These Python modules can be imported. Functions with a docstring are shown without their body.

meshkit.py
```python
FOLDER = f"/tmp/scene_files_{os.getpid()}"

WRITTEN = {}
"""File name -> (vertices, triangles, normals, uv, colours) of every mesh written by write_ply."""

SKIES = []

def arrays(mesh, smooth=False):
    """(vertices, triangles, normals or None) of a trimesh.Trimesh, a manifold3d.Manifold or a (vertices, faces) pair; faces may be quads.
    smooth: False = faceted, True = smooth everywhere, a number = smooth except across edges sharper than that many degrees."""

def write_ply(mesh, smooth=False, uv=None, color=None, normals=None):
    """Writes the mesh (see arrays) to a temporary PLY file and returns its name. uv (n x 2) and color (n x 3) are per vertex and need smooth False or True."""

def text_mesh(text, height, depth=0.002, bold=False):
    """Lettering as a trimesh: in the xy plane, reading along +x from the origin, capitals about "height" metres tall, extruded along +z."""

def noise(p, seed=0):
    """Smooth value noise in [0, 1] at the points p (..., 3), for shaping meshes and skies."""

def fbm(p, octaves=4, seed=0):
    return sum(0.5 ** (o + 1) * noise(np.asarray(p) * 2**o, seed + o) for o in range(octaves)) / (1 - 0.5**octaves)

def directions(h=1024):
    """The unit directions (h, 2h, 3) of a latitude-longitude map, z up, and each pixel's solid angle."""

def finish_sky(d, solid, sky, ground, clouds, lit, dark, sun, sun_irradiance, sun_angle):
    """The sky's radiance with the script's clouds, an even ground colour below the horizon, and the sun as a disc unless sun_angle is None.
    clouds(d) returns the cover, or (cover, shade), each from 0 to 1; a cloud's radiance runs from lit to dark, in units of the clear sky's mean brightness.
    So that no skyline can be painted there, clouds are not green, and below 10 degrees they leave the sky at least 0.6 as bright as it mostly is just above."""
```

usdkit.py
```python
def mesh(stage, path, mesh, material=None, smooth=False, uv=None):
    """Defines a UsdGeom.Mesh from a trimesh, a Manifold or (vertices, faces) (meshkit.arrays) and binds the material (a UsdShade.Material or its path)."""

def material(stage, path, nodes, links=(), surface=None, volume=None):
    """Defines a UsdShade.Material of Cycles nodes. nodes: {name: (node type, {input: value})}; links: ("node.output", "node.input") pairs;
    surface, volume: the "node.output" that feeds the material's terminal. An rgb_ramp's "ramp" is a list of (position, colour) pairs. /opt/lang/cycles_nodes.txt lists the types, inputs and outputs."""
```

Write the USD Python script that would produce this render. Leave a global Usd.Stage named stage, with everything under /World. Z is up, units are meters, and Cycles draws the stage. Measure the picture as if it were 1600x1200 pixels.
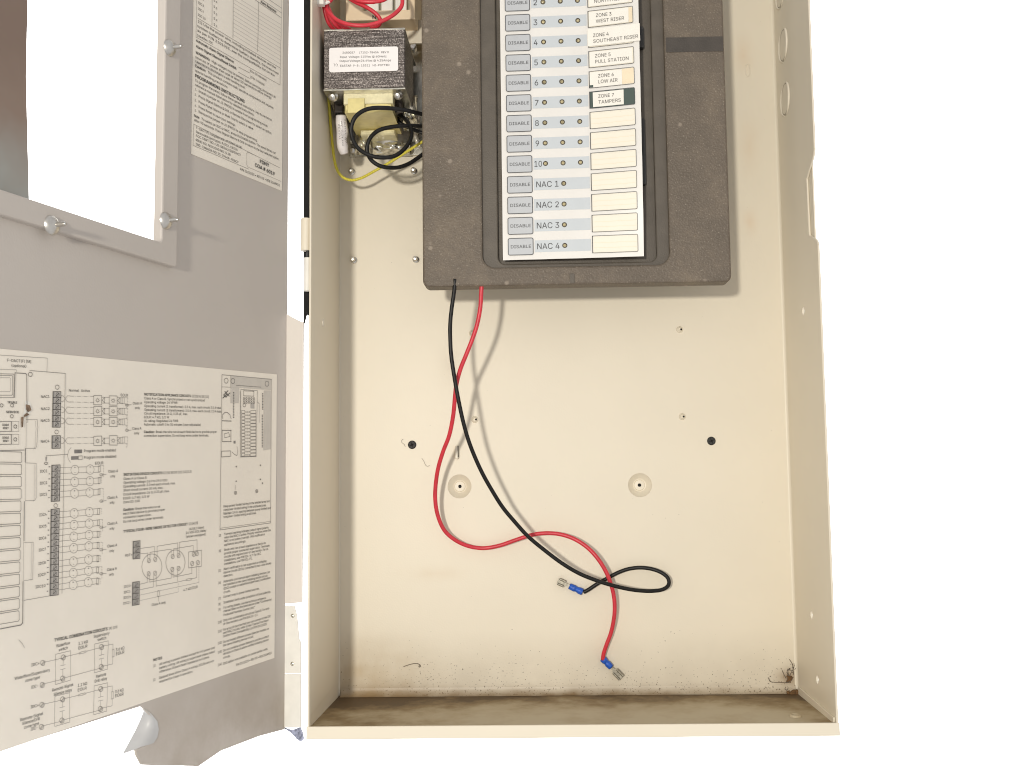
import math, random
import numpy as np
import trimesh, usdkit, meshkit
from shapely.geometry import Polygon, Point
from pxr import Usd, UsdGeom, UsdLux, UsdShade, Sdf, Gf

random.seed(4); rng = np.random.default_rng(4)
stage = Usd.Stage.CreateInMemory()
UsdGeom.SetStageUpAxis(stage, UsdGeom.Tokens.z); UsdGeom.SetStageMetersPerUnit(stage, 1.0)
UsdGeom.Xform.Define(stage, '/World'); UsdGeom.Scope.Define(stage, '/World/Looks')

# ------------------------------------------------------------------ camera
# metres: x right, y into the wall, z up; the cabinet's back sheet is y = 0, its inner bottom left corner the origin
FPX = 1681.64                                      # focal length for a picture 1600 wide
CAM = np.array([0.17903608, -0.95939881, 0.1845502])
ROT = np.array([[0.9995832, 0.02586726, -0.01281815], [-0.0151058, 0.09027487, -0.99580232], [-0.02460152, 0.9955809, 0.09062799]])
cam = UsdGeom.Camera.Define(stage, '/World/camera')
m = np.eye(4); m[0, :3] = ROT[0]; m[1, :3] = -ROT[1]; m[2, :3] = -ROT[2]; m[3, :3] = CAM
cam.AddTransformOp().Set(Gf.Matrix4d(*m.ravel().tolist()))
cam.CreateHorizontalApertureAttr(36.0); cam.CreateVerticalApertureAttr(27.0)
cam.CreateFocalLengthAttr(36.0 * FPX / 1600); cam.CreateClippingRangeAttr(Gf.Vec2f(0.01, 50))
cam.CreateExposureAttr(0.0)

# ------------------------------------------------------------------ light
mat = usdkit.material
mat(stage, '/World/Looks/room', {'b': ('background_shader', {'color': (1.0, 0.985, 0.985), 'strength': 0.66})}, surface=None)
room = UsdLux.DomeLight.Define(stage, '/World/room_light')
_m = UsdShade.Material.Get(stage, '/World/Looks/room')
_m.CreateSurfaceOutput('cycles').ConnectToSource(UsdShade.Shader.Get(stage, '/World/Looks/room/b').CreateOutput('background', Sdf.ValueTypeNames.Token))
UsdShade.MaterialBindingAPI.Apply(room.GetPrim()).Bind(_m)

def aim(x, pos, target):
    pos, target = np.array(pos, float), np.array(target, float)
    z = pos - target; z /= np.linalg.norm(z)
    up = np.array([0, 0, 1.0]) if abs(z[2]) < .95 else np.array([0, 1.0, 0])
    a = np.cross(up, z); a /= np.linalg.norm(a); b = np.cross(z, a)
    mm = np.eye(4); mm[0, :3] = a; mm[1, :3] = b; mm[2, :3] = z; mm[3, :3] = pos
    x.AddTransformOp().Set(Gf.Matrix4d(*mm.ravel().tolist()))

key = UsdLux.SphereLight.Define(stage, '/World/work_lamp')            # the work lamp left of the camera
key.CreateRadiusAttr(0.06); key.CreateIntensityAttr(715.0); key.CreateColorAttr(Gf.Vec3f(1.0, 0.94, 0.83))
key.AddTranslateOp().Set(Gf.Vec3d(-0.225, -2.2, 0.27))
for k, (pos, tgt, w, h, s) in enumerate([((0.15, 0.30, 1.15), (0.15, 1.0, 1.15), 2.4, 0.5, 7.0), ((0.15, 0.30, -0.65), (0.15, 1.0, -0.65), 2.4, 0.5, 7.0),
                                         ((-1.15, 0.30, 0.25), (-1.15, 1.0, 0.25), 0.5, 1.2, 7.0), ((1.45, 0.30, 0.25), (1.45, 1.0, 0.25), 0.5, 1.2, 7.0)]):
    l = UsdLux.RectLight.Define(stage, '/World/backdrop_lamp' + ('_%03d' % k if k else ''))  # added out of view, only to burn the backdrop out to plain white
    l.CreateWidthAttr(w); l.CreateHeightAttr(h); l.CreateIntensityAttr(s); aim(l, pos, tgt)

# ------------------------------------------------------------------ planes and pixel measurements
def ray(px, py):
    return ROT.T @ np.array([(px - 800) / FPX, (py - 600) / FPX, 1.0])

def hit(px, py, d):
    r = ray(px, py); t = (-d - CAM[1]) / r[1]
    return CAM + t * r

def pix(X):
    q = ROT @ (np.asarray(X, float) - CAM)
    return q[:2] / q[2] * FPX + np.array([800, 600])

class Plane:
    """A surface in the room with its own flat coordinates (u, v) and height h above it."""
    def __init__(s, O, U, V):
        s.O, s.U, s.V = (np.array(a, float) for a in (O, U, V)); s.N = np.cross(s.U, s.V); s.bend = None
    def at(s, px, py, h=0.0):
        r = ray(px, py); O = s.O + h * s.N; t = ((O - CAM) @ s.N) / (r @ s.N); X = CAM + t * r - O
        return np.array([X @ s.U, X @ s.V])
    def pt(s, uv, h):
        uv = np.atleast_2d(np.asarray(uv, float)); h = np.broadcast_to(np.asarray(h, float), (len(uv),))
        if s.bend is not None: h = h + s.bend(uv[:, 0], uv[:, 1])
        return s.O + uv[:, :1] * s.U + uv[:, 1:2] * s.V + h[:, None] * s.N

D = 0.1203; W = 0.40; HT = 0.78
BK = Plane([0, 0, 0], [1, 0, 0], [0, 0, 1])                        # the back sheet, N to the viewer
DA = math.radians(17)
DO = hit(448, 600, D); DO[2] = 0
DP = Plane(DO, [math.sin(DA), math.cos(DA), 0], [0, 0, 1])         # the door: u runs from the free edge (negative) to the hinge
DP.N = np.cross(DP.U, DP.V)
PSI = math.radians(2.5)
MP = Plane(hit(781, 0, .09), [math.cos(PSI), -math.sin(PSI), 0], [0, 0, 1])   # the keypad
def curl(u, v):
    a = np.interp(-v, [0.0, 0.02, 0.14, 0.175, 0.21, 0.2215], [.0066, .0073, .0073, .0052, .0018, .0010])
    return a * np.clip((u - .066) / .044, 0, 2) ** 1.3
MP.bend = curl
RW = Plane([W, 0, 0], [0, 1, 0], [0, 0, 1]); RW.N = np.array([-1.0, 0, 0])      # inner face of the right wall, u = y
LW = Plane([0, 0, 0], [0, 1, 0], [0, 0, 1]); LW.N = np.array([1.0, 0, 0])
FL = Plane([0, 0, -.0012], [1, 0, 0], [0, 1, 0])

# ------------------------------------------------------------------ mesh helpers
class MB:
    def __init__(s): s.v, s.f, s.n = [], [], 0
    def add(s, v, f):
        v = np.asarray(v, float); f = np.asarray(f, int)
        if f.shape[1] == 4: f = np.vstack([f[:, [0, 1, 2]], f[:, [0, 2, 3]]])
        s.v.append(v); s.f.append(f + s.n); s.n += len(v); return s
    def tm(s, m): return s.add(m.vertices, m.faces)
    def mesh(s): return np.vstack(s.v), np.vstack(s.f)

def tri2d(outer, holes=()):
    p = Polygon(outer, [h for h in holes])
    v, f = trimesh.creation.triangulate_polygon(p, engine='earcut')
    return np.asarray(v), np.asarray(f)

def offset(ring, d):
    """Moves a closed ring inwards by d (counter-clockwise ring: to its left), keeping its points."""
    r = np.asarray(ring, float)
    a = np.roll(r, 1, 0); b = np.roll(r, -1, 0)
    e1 = r - a; e2 = b - r
    n1 = np.stack([-e1[:, 1], e1[:, 0]], 1); n2 = np.stack([-e2[:, 1], e2[:, 0]], 1)
    n1 /= np.maximum(np.linalg.norm(n1, axis=1), 1e-9)[:, None]; n2 /= np.maximum(np.linalg.norm(n2, axis=1), 1e-9)[:, None]
    n = n1 + n2; n /= np.maximum((n * n1).sum(1), .3)[:, None] * 1.0
    n /= 1.0
    return r + d * n / np.maximum(1, 1)

def ccw(r):
    r = np.asarray(r, float); x, y = r[:, 0], r[:, 1]
    return r if (x * np.roll(y, -1) - np.roll(x, -1) * y).sum() > 0 else r[::-1]

def rr(u0, v0, u1, v1, r=0, n=5):
    if r <= 0: return np.array([(u0, v0), (u1, v0), (u1, v1), (u0, v1)], float)
    out = []
    for cx, cy, a0 in ((u1 - r, v0 + r, -90), (u1 - r, v1 - r, 0), (u0 + r, v1 - r, 90), (u0 + r, v0 + r, 180)):
        for k in range(n + 1):
            a = math.radians(a0 + 90 * k / n); out.append((cx + r * math.cos(a), cy + r * math.sin(a)))
    return np.array(out)

def circ(c, r, n=20, ry=None):
    a = np.linspace(0, 2 * np.pi, n, endpoint=False); ry = r if ry is None else ry
    return np.stack([c[0] + r * np.cos(a), c[1] + ry * np.sin(a)], 1)

def plate(mb, pl, outer, h0, h1, c=0.0, holes=(), bottom=True):
    """A plate between heights h0 and h1 with all its upper edges chamfered by c."""
    outer = ccw(outer); holes = [ccw(h)[::-1] for h in holes]
    levels = [(h0, 0.0), (h1 - c, 0.0)] + ([(h1 - .3 * c, .3 * c), (h1, c)] if c > 0 else [])
    rings = []
    for ring in [outer] + holes:
        L = [(offset(ring, o) if o else ring, h) for h, o in levels]; rings.append(L)
        n = len(ring)
        for (ra, ha), (rb, hb) in zip(L[:-1], L[1:]):
            v = np.vstack([pl.pt(ra, ha), pl.pt(rb, hb)]); i = np.arange(n); j = (i + 1) % n
            mb.add(v, np.stack([i, j, j + n, i + n], 1))
    v, f = tri2d(rings[0][-1][0], [r[-1][0] for r in rings[1:]]); mb.add(pl.pt(v, h1), f)
    if bottom:
        v, f = tri2d(outer, holes); mb.add(pl.pt(v, h0), f[:, ::-1])
    return mb

def flat(mb, pl, ring, h, holes=()):
    v, f = tri2d(ring, holes); mb.add(pl.pt(v, h), f); return mb

def line(mb, pl, pts, w, h, closed=False, dash=None):
    """A printed line of width w along the (u, v) points."""
    p = [np.asarray(q, float) for q in pts]
    if closed: p.append(p[0])
    for a, b in zip(p[:-1], p[1:]):
        L = np.linalg.norm(b - a)
        if L < 1e-7: continue
        t = (b - a) / L; n = np.array([-t[1], t[0]]) * w / 2
        segs = [(-w / 2 if dash is None else 0, L + (w / 2 if dash is None else 0))]
        if dash is not None:
            segs = []; x = 0; k = 0
            while x < L:
                if k % 2 == 0: segs.append((x, min(L, x + dash[k % len(dash)])))
                x += dash[k % len(dash)]; k += 1
        for s0, s1 in segs:
            q = np.array([a + t * s0 - n, a + t * s1 - n, a + t * s1 + n, a + t * s0 + n])
            mb.add(pl.pt(q, h), [[0, 1, 2, 3]])
    return mb

_glyphs = {}
def letters(text, bold):
    if (text, bold) not in _glyphs:
        m = meshkit.text_mesh(text, 1.0, 1.0, bold); v, f = np.array(m.vertices), np.array(m.faces)
        keep = (v[f][:, :, 2] > .999).all(1); f = f[keep]; ids, inv = np.unique(f, return_inverse=True)
        _glyphs[(text, bold)] = v[ids][:, :2], inv.reshape(-1, 3)
    return _glyphs[(text, bold)]

def text(mb, pl, s, a, b, cap, h, bold=False):
    """Prints s from point a to point b (u, v on the baseline) with capitals of height cap."""
    v, f = letters(s, bold); a, b = np.asarray(a, float), np.asarray(b, float)
    L = np.linalg.norm(b - a); t = (b - a) / L; n = np.array([-t[1], t[0]])
    if pl.N @ np.cross(pl.U, pl.V) < 0: n = -n
    sx = L / v[:, 0].max()
    uv = a + v[:, :1] * sx * t + v[:, 1:2] * cap * n
    mb.add(pl.pt(uv, h), f); return mb

def spline(pts, step=6):
    p = np.asarray(pts, float); p = np.vstack([2 * p[0] - p[1], p, 2 * p[-1] - p[-2]]); out = []
    for i in range(1, len(p) - 2):
        for k in range(step):
            t = k / step; a, b, c, d = p[i - 1:i + 3]
            out.append(.5 * ((2 * b) + (c - a) * t + (2 * a - 5 * b + 4 * c - d) * t * t + (3 * b - a - 3 * c + d) * t ** 3))
    out.append(p[-2]); return np.array(out)

def tube(mb, pts, r, n=12, step=6, smooth=True):
    p = spline(pts, step) if smooth else np.asarray(pts, float)
    t = np.gradient(p, axis=0); t /= np.linalg.norm(t, axis=1)[:, None]
    a = np.cross(t[0], [0.3, 1, 0.2]); a /= np.linalg.norm(a); rings = []
    rad = np.broadcast_to(r, (len(p),)) if np.ndim(r) == 0 else np.interp(np.linspace(0, 1, len(p)), np.linspace(0, 1, len(r)), r)
    for q, d, rd in zip(p, t, rad):
        a = a - (a @ d) * d; a /= np.linalg.norm(a); b = np.cross(d, a)
        w = np.linspace(0, 2 * np.pi, n, endpoint=False)
        rings.append(q + rd * (np.cos(w)[:, None] * a + np.sin(w)[:, None] * b))
    v = np.vstack(rings + [p[:1], p[-1:]]); k = len(p); f = []
    i = np.arange(n); j = (i + 1) % n
    for q in range(k - 1): f.append(np.stack([q * n + i, q * n + j, (q + 1) * n + j, (q + 1) * n + i], 1))
    f = np.vstack(f); f = np.vstack([f[:, [0, 1, 2]], f[:, [0, 2, 3]]])
    e0, e1 = k * n, k * n + 1
    f = np.vstack([f, np.stack([np.full(n, e0), j, i], 1), np.stack([np.full(n, e1), (k - 1) * n + i, (k - 1) * n + j], 1)])
    mb.add(v, f); return mb

def lathe(mb, base, axis, profile, n=20):
    """profile: (radius, height along axis) pairs."""
    axis = np.asarray(axis, float) / np.linalg.norm(axis); a = np.cross(axis, [.31, .2, .93]); a /= np.linalg.norm(a); b = np.cross(axis, a)
    w = np.linspace(0, 2 * np.pi, n, endpoint=False); c = np.cos(w)[:, None] * a + np.sin(w)[:, None] * b
    v = np.vstack([np.asarray(base) + max(r, 1e-6) * c + h * axis for r, h in profile]); i = np.arange(n); j = (i + 1) % n
    f = np.vstack([np.stack([q * n + i, q * n + j, (q + 1) * n + j, (q + 1) * n + i], 1) for q in range(len(profile) - 1)])
    mb.add(v, f); return mb

def box(mb, x0, x1, y0, y1, z0, z1, c=0.0):
    pl = Plane([0, y1, 0], [1, 0, 0], [0, 0, 1]); plate(mb, pl, rr(x0, z0, x1, z1), 0, y1 - y0, c); return mb

# ------------------------------------------------------------------ scene objects
_taken = {}
def path(parent, name):
    base = (str(parent) if parent else '/World') + '/' + name
    k = _taken.get(base, 0); _taken[base] = k + 1
    return base if k == 0 else base + '_%03d' % k

def data(prim, **kw):
    for k, v in kw.items():
        if v: prim.SetCustomDataByKey(k, v)
    return prim

def thing(name, label, category, group=None):
    p = UsdGeom.Xform.Define(stage, path(None, name)).GetPrim()
    data(p, label=label, category=category, group=group); return p.GetPath()

def obj(parent, name, mb, material, smooth=30, **kw):
    m = usdkit.mesh(stage, path(parent, name), mb.mesh() if isinstance(mb, MB) else mb, material, smooth=smooth)
    data(m.GetPrim(), **kw); return m.GetPath()

# ------------------------------------------------------------------ materials
L = '/World/Looks/'
def plain(name, color, rough=.5, metal=0.0, var=.06, scale=60, bump=0.0, bscale=900, **kw):
    c = np.array(color, float)
    n = {'tc': ('texture_coordinate', {}), 'n': ('noise_texture', {'scale': scale, 'detail': 5.0, 'roughness': .6}),
         'r': ('rgb_ramp', {'ramp': [(.3, tuple(c * (1 - var))), (.7, tuple(np.minimum(c * (1 + var), 1)))]}),
         'p': ('principled_bsdf', {'roughness': rough, 'metallic': metal, **kw})}
    k = [('tc.object', 'n.vector'), ('n.fac', 'r.fac'), ('r.color', 'p.base_color')]
    if bump:
        n['bn'] = ('noise_texture', {'scale': bscale, 'detail': 3.0}); n['b'] = ('bump', {'strength': bump, 'distance': .0006})
        k += [('tc.object', 'bn.vector'), ('bn.fac', 'b.height'), ('b.normal', 'p.normal')]
    return mat(stage, L + name, n, k, surface='p.BSDF')

BEIGE = (0.76, 0.695, 0.565)
paint = plain('beige_paint', BEIGE, .42, var=.02, scale=9, bump=.12, bscale=700)

def soiled_or_shaded(name, color, dirt, axis, ramp, amount, nscale, specks=0.0, speck_zone=None, rough=.45, stains=()):
    """Paint with settled dirt, on the door also painted shade: ramp over one object coordinate, broken up by noise, and small specks."""
    c = np.array(color)
    n = {'tc': ('texture_coordinate', {}), 'n0': ('noise_texture', {'scale': 9.0, 'detail': 4.0}),
         'r0': ('rgb_ramp', {'ramp': [(.3, tuple(c * .975)), (.7, tuple(c * 1.025))]}),
         's': ('separate_xyz', {}), 'mr': ('map_range', {'from_min': min(ramp), 'from_max': max(ramp), 'to_min': 1.0 if ramp[0] < ramp[1] else 0.0, 'to_max': 0.0 if ramp[0] < ramp[1] else 1.0, 'clamp': True}),
         'n1': ('noise_texture', {'scale': nscale, 'detail': 7.0, 'roughness': .68}),
         'r1': ('rgb_ramp', {'ramp': [(.32, (0.25,) * 3), (.66, (1, 1, 1))]}),
         'mu': ('math', {'math_type': 'multiply'}), 'mu2': ('math', {'math_type': 'multiply', 'value2': amount}),
         'mx': ('mix_color', {'b': dirt}),
         'n2': ('noise_texture', {'scale': 700.0, 'detail': 3.0}), 'b': ('bump', {'strength': .12, 'distance': .0006}),
         'p': ('principled_bsdf', {'roughness': rough})}
    k = [('tc.object', 'n0.vector'), ('n0.fac', 'r0.fac'), ('tc.object', 's.vector'), ('s.' + axis, 'mr.value'), ('tc.object', 'n1.vector'), ('n1.fac', 'r1.fac'),
         ('r1.color', 'mu.value1'), ('mr.result', 'mu.value2'), ('mu.value', 'mu2.value1'), ('mu2.value', 'mx.fac'), ('r0.color', 'mx.a'),
         ('tc.object', 'n2.vector'), ('n2.fac', 'b.height'), ('b.normal', 'p.normal')]
    last = 'mx.result'
    if specks:
        z0, z1 = speck_zone
        n.update({'vo': ('noise_texture', {'scale': 620.0, 'detail': 1.0}), 'lo': ('noise_texture', {'scale': 22.0, 'detail': 3.0}),
                  'sr': ('map_range', {'from_min': z0, 'from_max': z1, 'to_min': 1.0, 'to_max': 0.0, 'clamp': True}),
                  'ad': ('math', {'math_type': 'multiply_add', 'value2': .16}), 'ad2': ('math', {'math_type': 'multiply_add', 'value2': .13}),
                  'gt': ('map_range', {'from_min': 1.0 - specks, 'from_max': 1.0 - specks + .02, 'to_min': 0.0, 'to_max': .8, 'clamp': True}),
                  'm3': ('mix_color', {'b': (.06, .045, .03)})})
        k += [('tc.object', 'vo.vector'), ('tc.object', 'lo.vector'), ('s.z', 'sr.value'), ('sr.result', 'ad.value1'), ('vo.fac', 'ad.value3'),
              ('lo.fac', 'ad2.value1'), ('ad.value', 'ad2.value3'), ('ad2.value', 'gt.value'), ('gt.result', 'm3.fac'), (last, 'm3.a')]
        last = 'm3.result'
    for q, ((sx, sz), (rx_, rz_), col, am) in enumerate(stains):
        n.update({'mp%d' % q: ('mapping', {'location': (-sx / rx_, 0.0, -sz / rz_), 'scale': (1 / rx_, 0.0, 1 / rz_)}), 'gr%d' % q: ('gradient_texture', {'gradient_type': 'quadratic_sphere'}),
                  'sn%d' % q: ('noise_texture', {'scale': 55.0, 'detail': 5.0}), 'sm%d' % q: ('math', {'math_type': 'multiply'}), 'sa%d' % q: ('math', {'math_type': 'multiply', 'value2': am * 2, 'use_clamp': True}), 'sx%d' % q: ('mix_color', {'b': col})})
        k += [('tc.object', 'mp%d.vector' % q), ('mp%d.vector' % q, 'gr%d.vector' % q), ('tc.object', 'sn%d.vector' % q), ('gr%d.fac' % q, 'sm%d.value1' % q), ('sn%d.fac' % q, 'sm%d.value2' % q), ('sm%d.value' % q, 'sa%d.value1' % q), ('sa%d.value' % q, 'sx%d.fac' % q), (last, 'sx%d.a' % q)]
        last = 'sx%d.result' % q
    k.append((last, 'p.base_color'))
    return mat(stage, L + name, n, k, surface='p.BSDF')

back_paint = soiled_or_shaded('beige_paint_with_dust', BEIGE, (.20, .14, .075), 'z', (.0, .055), .35, 14, specks=.130, speck_zone=(0.0, .065), stains=[((.19, -.001), (.5, .013), (.22, .145, .07), 1.0), ((.03, .0), (.13, .02), (.20, .12, .05), .9), ((.371, .57), (.016, .03), (.70, .54, .37), .6), ((.374, .485), (.016, .045), (.70, .57, .41), .5), ((.372, .415), (.012, .02), (.70, .55, .39), .6), ((.100, .29), (.02, .035), (.60, .52, .40), .45), ((.02, .02), (.10, .05), (.50, .38, .22), .7), ((.392, .012), (.02, .016), (.30, .19, .09), 1.0), ((.085, .105), (.05, .012), (.66, .55, .40), .4)])
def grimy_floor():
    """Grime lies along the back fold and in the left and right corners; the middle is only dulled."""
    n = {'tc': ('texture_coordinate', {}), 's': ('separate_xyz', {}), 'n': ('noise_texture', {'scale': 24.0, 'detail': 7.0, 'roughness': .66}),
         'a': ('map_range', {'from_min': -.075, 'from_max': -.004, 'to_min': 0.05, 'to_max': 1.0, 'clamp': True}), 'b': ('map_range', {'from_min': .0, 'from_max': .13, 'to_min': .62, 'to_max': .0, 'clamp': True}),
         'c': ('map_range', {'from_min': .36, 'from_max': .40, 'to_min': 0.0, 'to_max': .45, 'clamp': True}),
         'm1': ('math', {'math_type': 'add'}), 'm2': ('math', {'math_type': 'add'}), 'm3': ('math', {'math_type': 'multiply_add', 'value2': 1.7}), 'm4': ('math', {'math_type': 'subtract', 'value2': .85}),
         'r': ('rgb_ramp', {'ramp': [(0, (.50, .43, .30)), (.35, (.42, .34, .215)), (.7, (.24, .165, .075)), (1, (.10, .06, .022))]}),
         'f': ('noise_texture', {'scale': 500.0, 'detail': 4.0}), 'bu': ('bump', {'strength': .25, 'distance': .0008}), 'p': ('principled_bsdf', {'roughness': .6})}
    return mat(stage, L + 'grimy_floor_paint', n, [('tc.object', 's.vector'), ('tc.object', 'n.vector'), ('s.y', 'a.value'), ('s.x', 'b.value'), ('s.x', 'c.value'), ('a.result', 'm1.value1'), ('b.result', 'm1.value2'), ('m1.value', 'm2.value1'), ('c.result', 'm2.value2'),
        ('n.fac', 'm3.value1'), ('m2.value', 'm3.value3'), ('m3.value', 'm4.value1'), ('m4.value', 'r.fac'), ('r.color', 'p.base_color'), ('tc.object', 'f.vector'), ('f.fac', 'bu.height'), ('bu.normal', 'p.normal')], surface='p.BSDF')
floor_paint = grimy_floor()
door_paint = soiled_or_shaded('door_paint', (.555, .51, .465), (.27, .20, .125), 'z', (.004, .07), 1.0, 8)  # towards the bottom edge: grime mixed with soft shade painted into the colour
paper = plain('paper', (.88, .82, .72), .6, var=.03, scale=25)
ink = plain('ink', (.06, .057, .055), .6, var=.2)
grey_ink = plain('grey_ink', (.24, .225, .21), .6)
pale_ink = plain('pale_grey_ink', (.62, .58, .52), .6)
white_card = plain('white_card', (.86, .83, .76), .55, var=.02)
cream_card = plain('cream_card', (.85, .80, .68), .5, var=.025, scale=30)
buff_card = plain('buff_card', (.85, .72, .52), .5)
green_card = plain('dark_green_card', (.055, .085, .075), .5)
key_white = plain('keypad_white', (.77, .75, .715), .38, var=.03, scale=35)
key_band = plain('keypad_grey_blue', (.56, .60, .63), .4, var=.02)
key_button = plain('keypad_button_grey', (.50, .52, .545), .4, var=.03)
key_line = plain('keypad_outline', (.06, .06, .065), .5)
steel = plain('zinc_steel', (.58, .56, .49), .28, 1.0, var=.3, scale=120, bump=.15, bscale=400)
wrap = plain('crinkled_wrap', (.70, .68, .60), .14, .9, var=.4, scale=160, bump=1.0, bscale=130)
bright = plain('bright_steel', (.62, .60, .56), .34, 1.0, var=.12, scale=300)
dark_steel = plain('dark_screw', (.035, .035, .034), .5, .5, var=.5, scale=900, bump=.5, bscale=1500)
yellow_tape = plain('yellow_tape', (.80, .70, .32), .16, var=.12, scale=90, bump=.1, bscale=200)
clear_tape = plain('pale_tape', (.80, .74, .48), .2, var=.15, scale=140, bump=.15, bscale=250)
black_rubber = plain('black_insulation', (.011, .0105, .010), .42, var=.4, scale=200, specular_ior_level=.3)
red_rubber = plain('red_insulation', (.62, .035, .055), .36, var=.12, scale=150)
blue_plastic = plain('blue_sleeve', (.015, .10, .52), .35, var=.25, scale=400, bump=.4, bscale=900)
black_void = plain('black_gasket', (.006, .006, .006), .9)  # black of the strip that imitates the dark hinge gap
black_plastic = plain('black_plastic', (.025, .024, .023), .45)
dark_hole = plain('dark_hole', (.008, .007, .006), .8)
tan_plastic = plain('tan_plastic', (.78, .63, .43), .45, var=.04)
flange_paint = plain('flange_paint', (.72, .67, .61), .42, var=.02, scale=9, bump=.1, bscale=700)
white_plastic = plain('white_plastic', (.80, .78, .72), .4)
fibre = plain('grey_fibre', (.16, .13, .10), .9, var=.4, scale=500)
rust = plain('rust_dirt', (.14, .075, .03), .95, var=.5, scale=500)
scraped = plain('scraped_metal', (.30, .32, .42), .45, .4, var=.75, scale=420, bump=.6, bscale=700)
view_strip_look = mat(stage, L + 'smoked_film', {'tc': ('texture_coordinate', {}), 's': ('separate_xyz', {}), 'n': ('noise_texture', {'scale': 14.0, 'detail': 4.0}),  # colours of the added strip seen through the door window
    'a': ('math', {'math_type': 'multiply_add', 'value2': .10}), 'm': ('map_range', {'from_min': .385, 'from_max': .47, 'clamp': True}),
    'r': ('rgb_ramp', {'ramp': [(0, (.36, .38, .36)), (.6, (.26, .19, .15)), (1, (.22, .155, .12))]}), 'p': ('principled_bsdf', {'roughness': .35})},
    [('tc.object', 's.vector'), ('tc.object', 'n.vector'), ('n.fac', 'a.value1'), ('s.z', 'a.value3'), ('a.value', 'm.value'), ('m.result', 'r.fac'), ('r.color', 'p.base_color')], surface='p.BSDF')
earth = mat(stage, L + 'yellow_green_insulation', {'g': ('geometry', {}), 's': ('separate_xyz', {}), 'm': ('math', {'math_type': 'multiply_add', 'value2': 900.0}), 'm2': ('math', {'math_type': 'multiply', 'value2': 2600.0}),
    'si': ('math', {'math_type': 'sine'}), 'r': ('rgb_ramp', {'ramp': [(0, (.70, .60, .06)), (.84, (.66, .58, .05)), (.93, (.52, .50, .06))]}), 'p': ('principled_bsdf', {'roughness': .4})},
    [('g.position', 's.vector'), ('s.x', 'm2.value1'), ('s.z', 'm.value1'), ('m2.value', 'm.value3'), ('m.value', 'si.value1'), ('si.value', 'r.fac'), ('r.color', 'p.base_color')], surface='p.BSDF')

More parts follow.
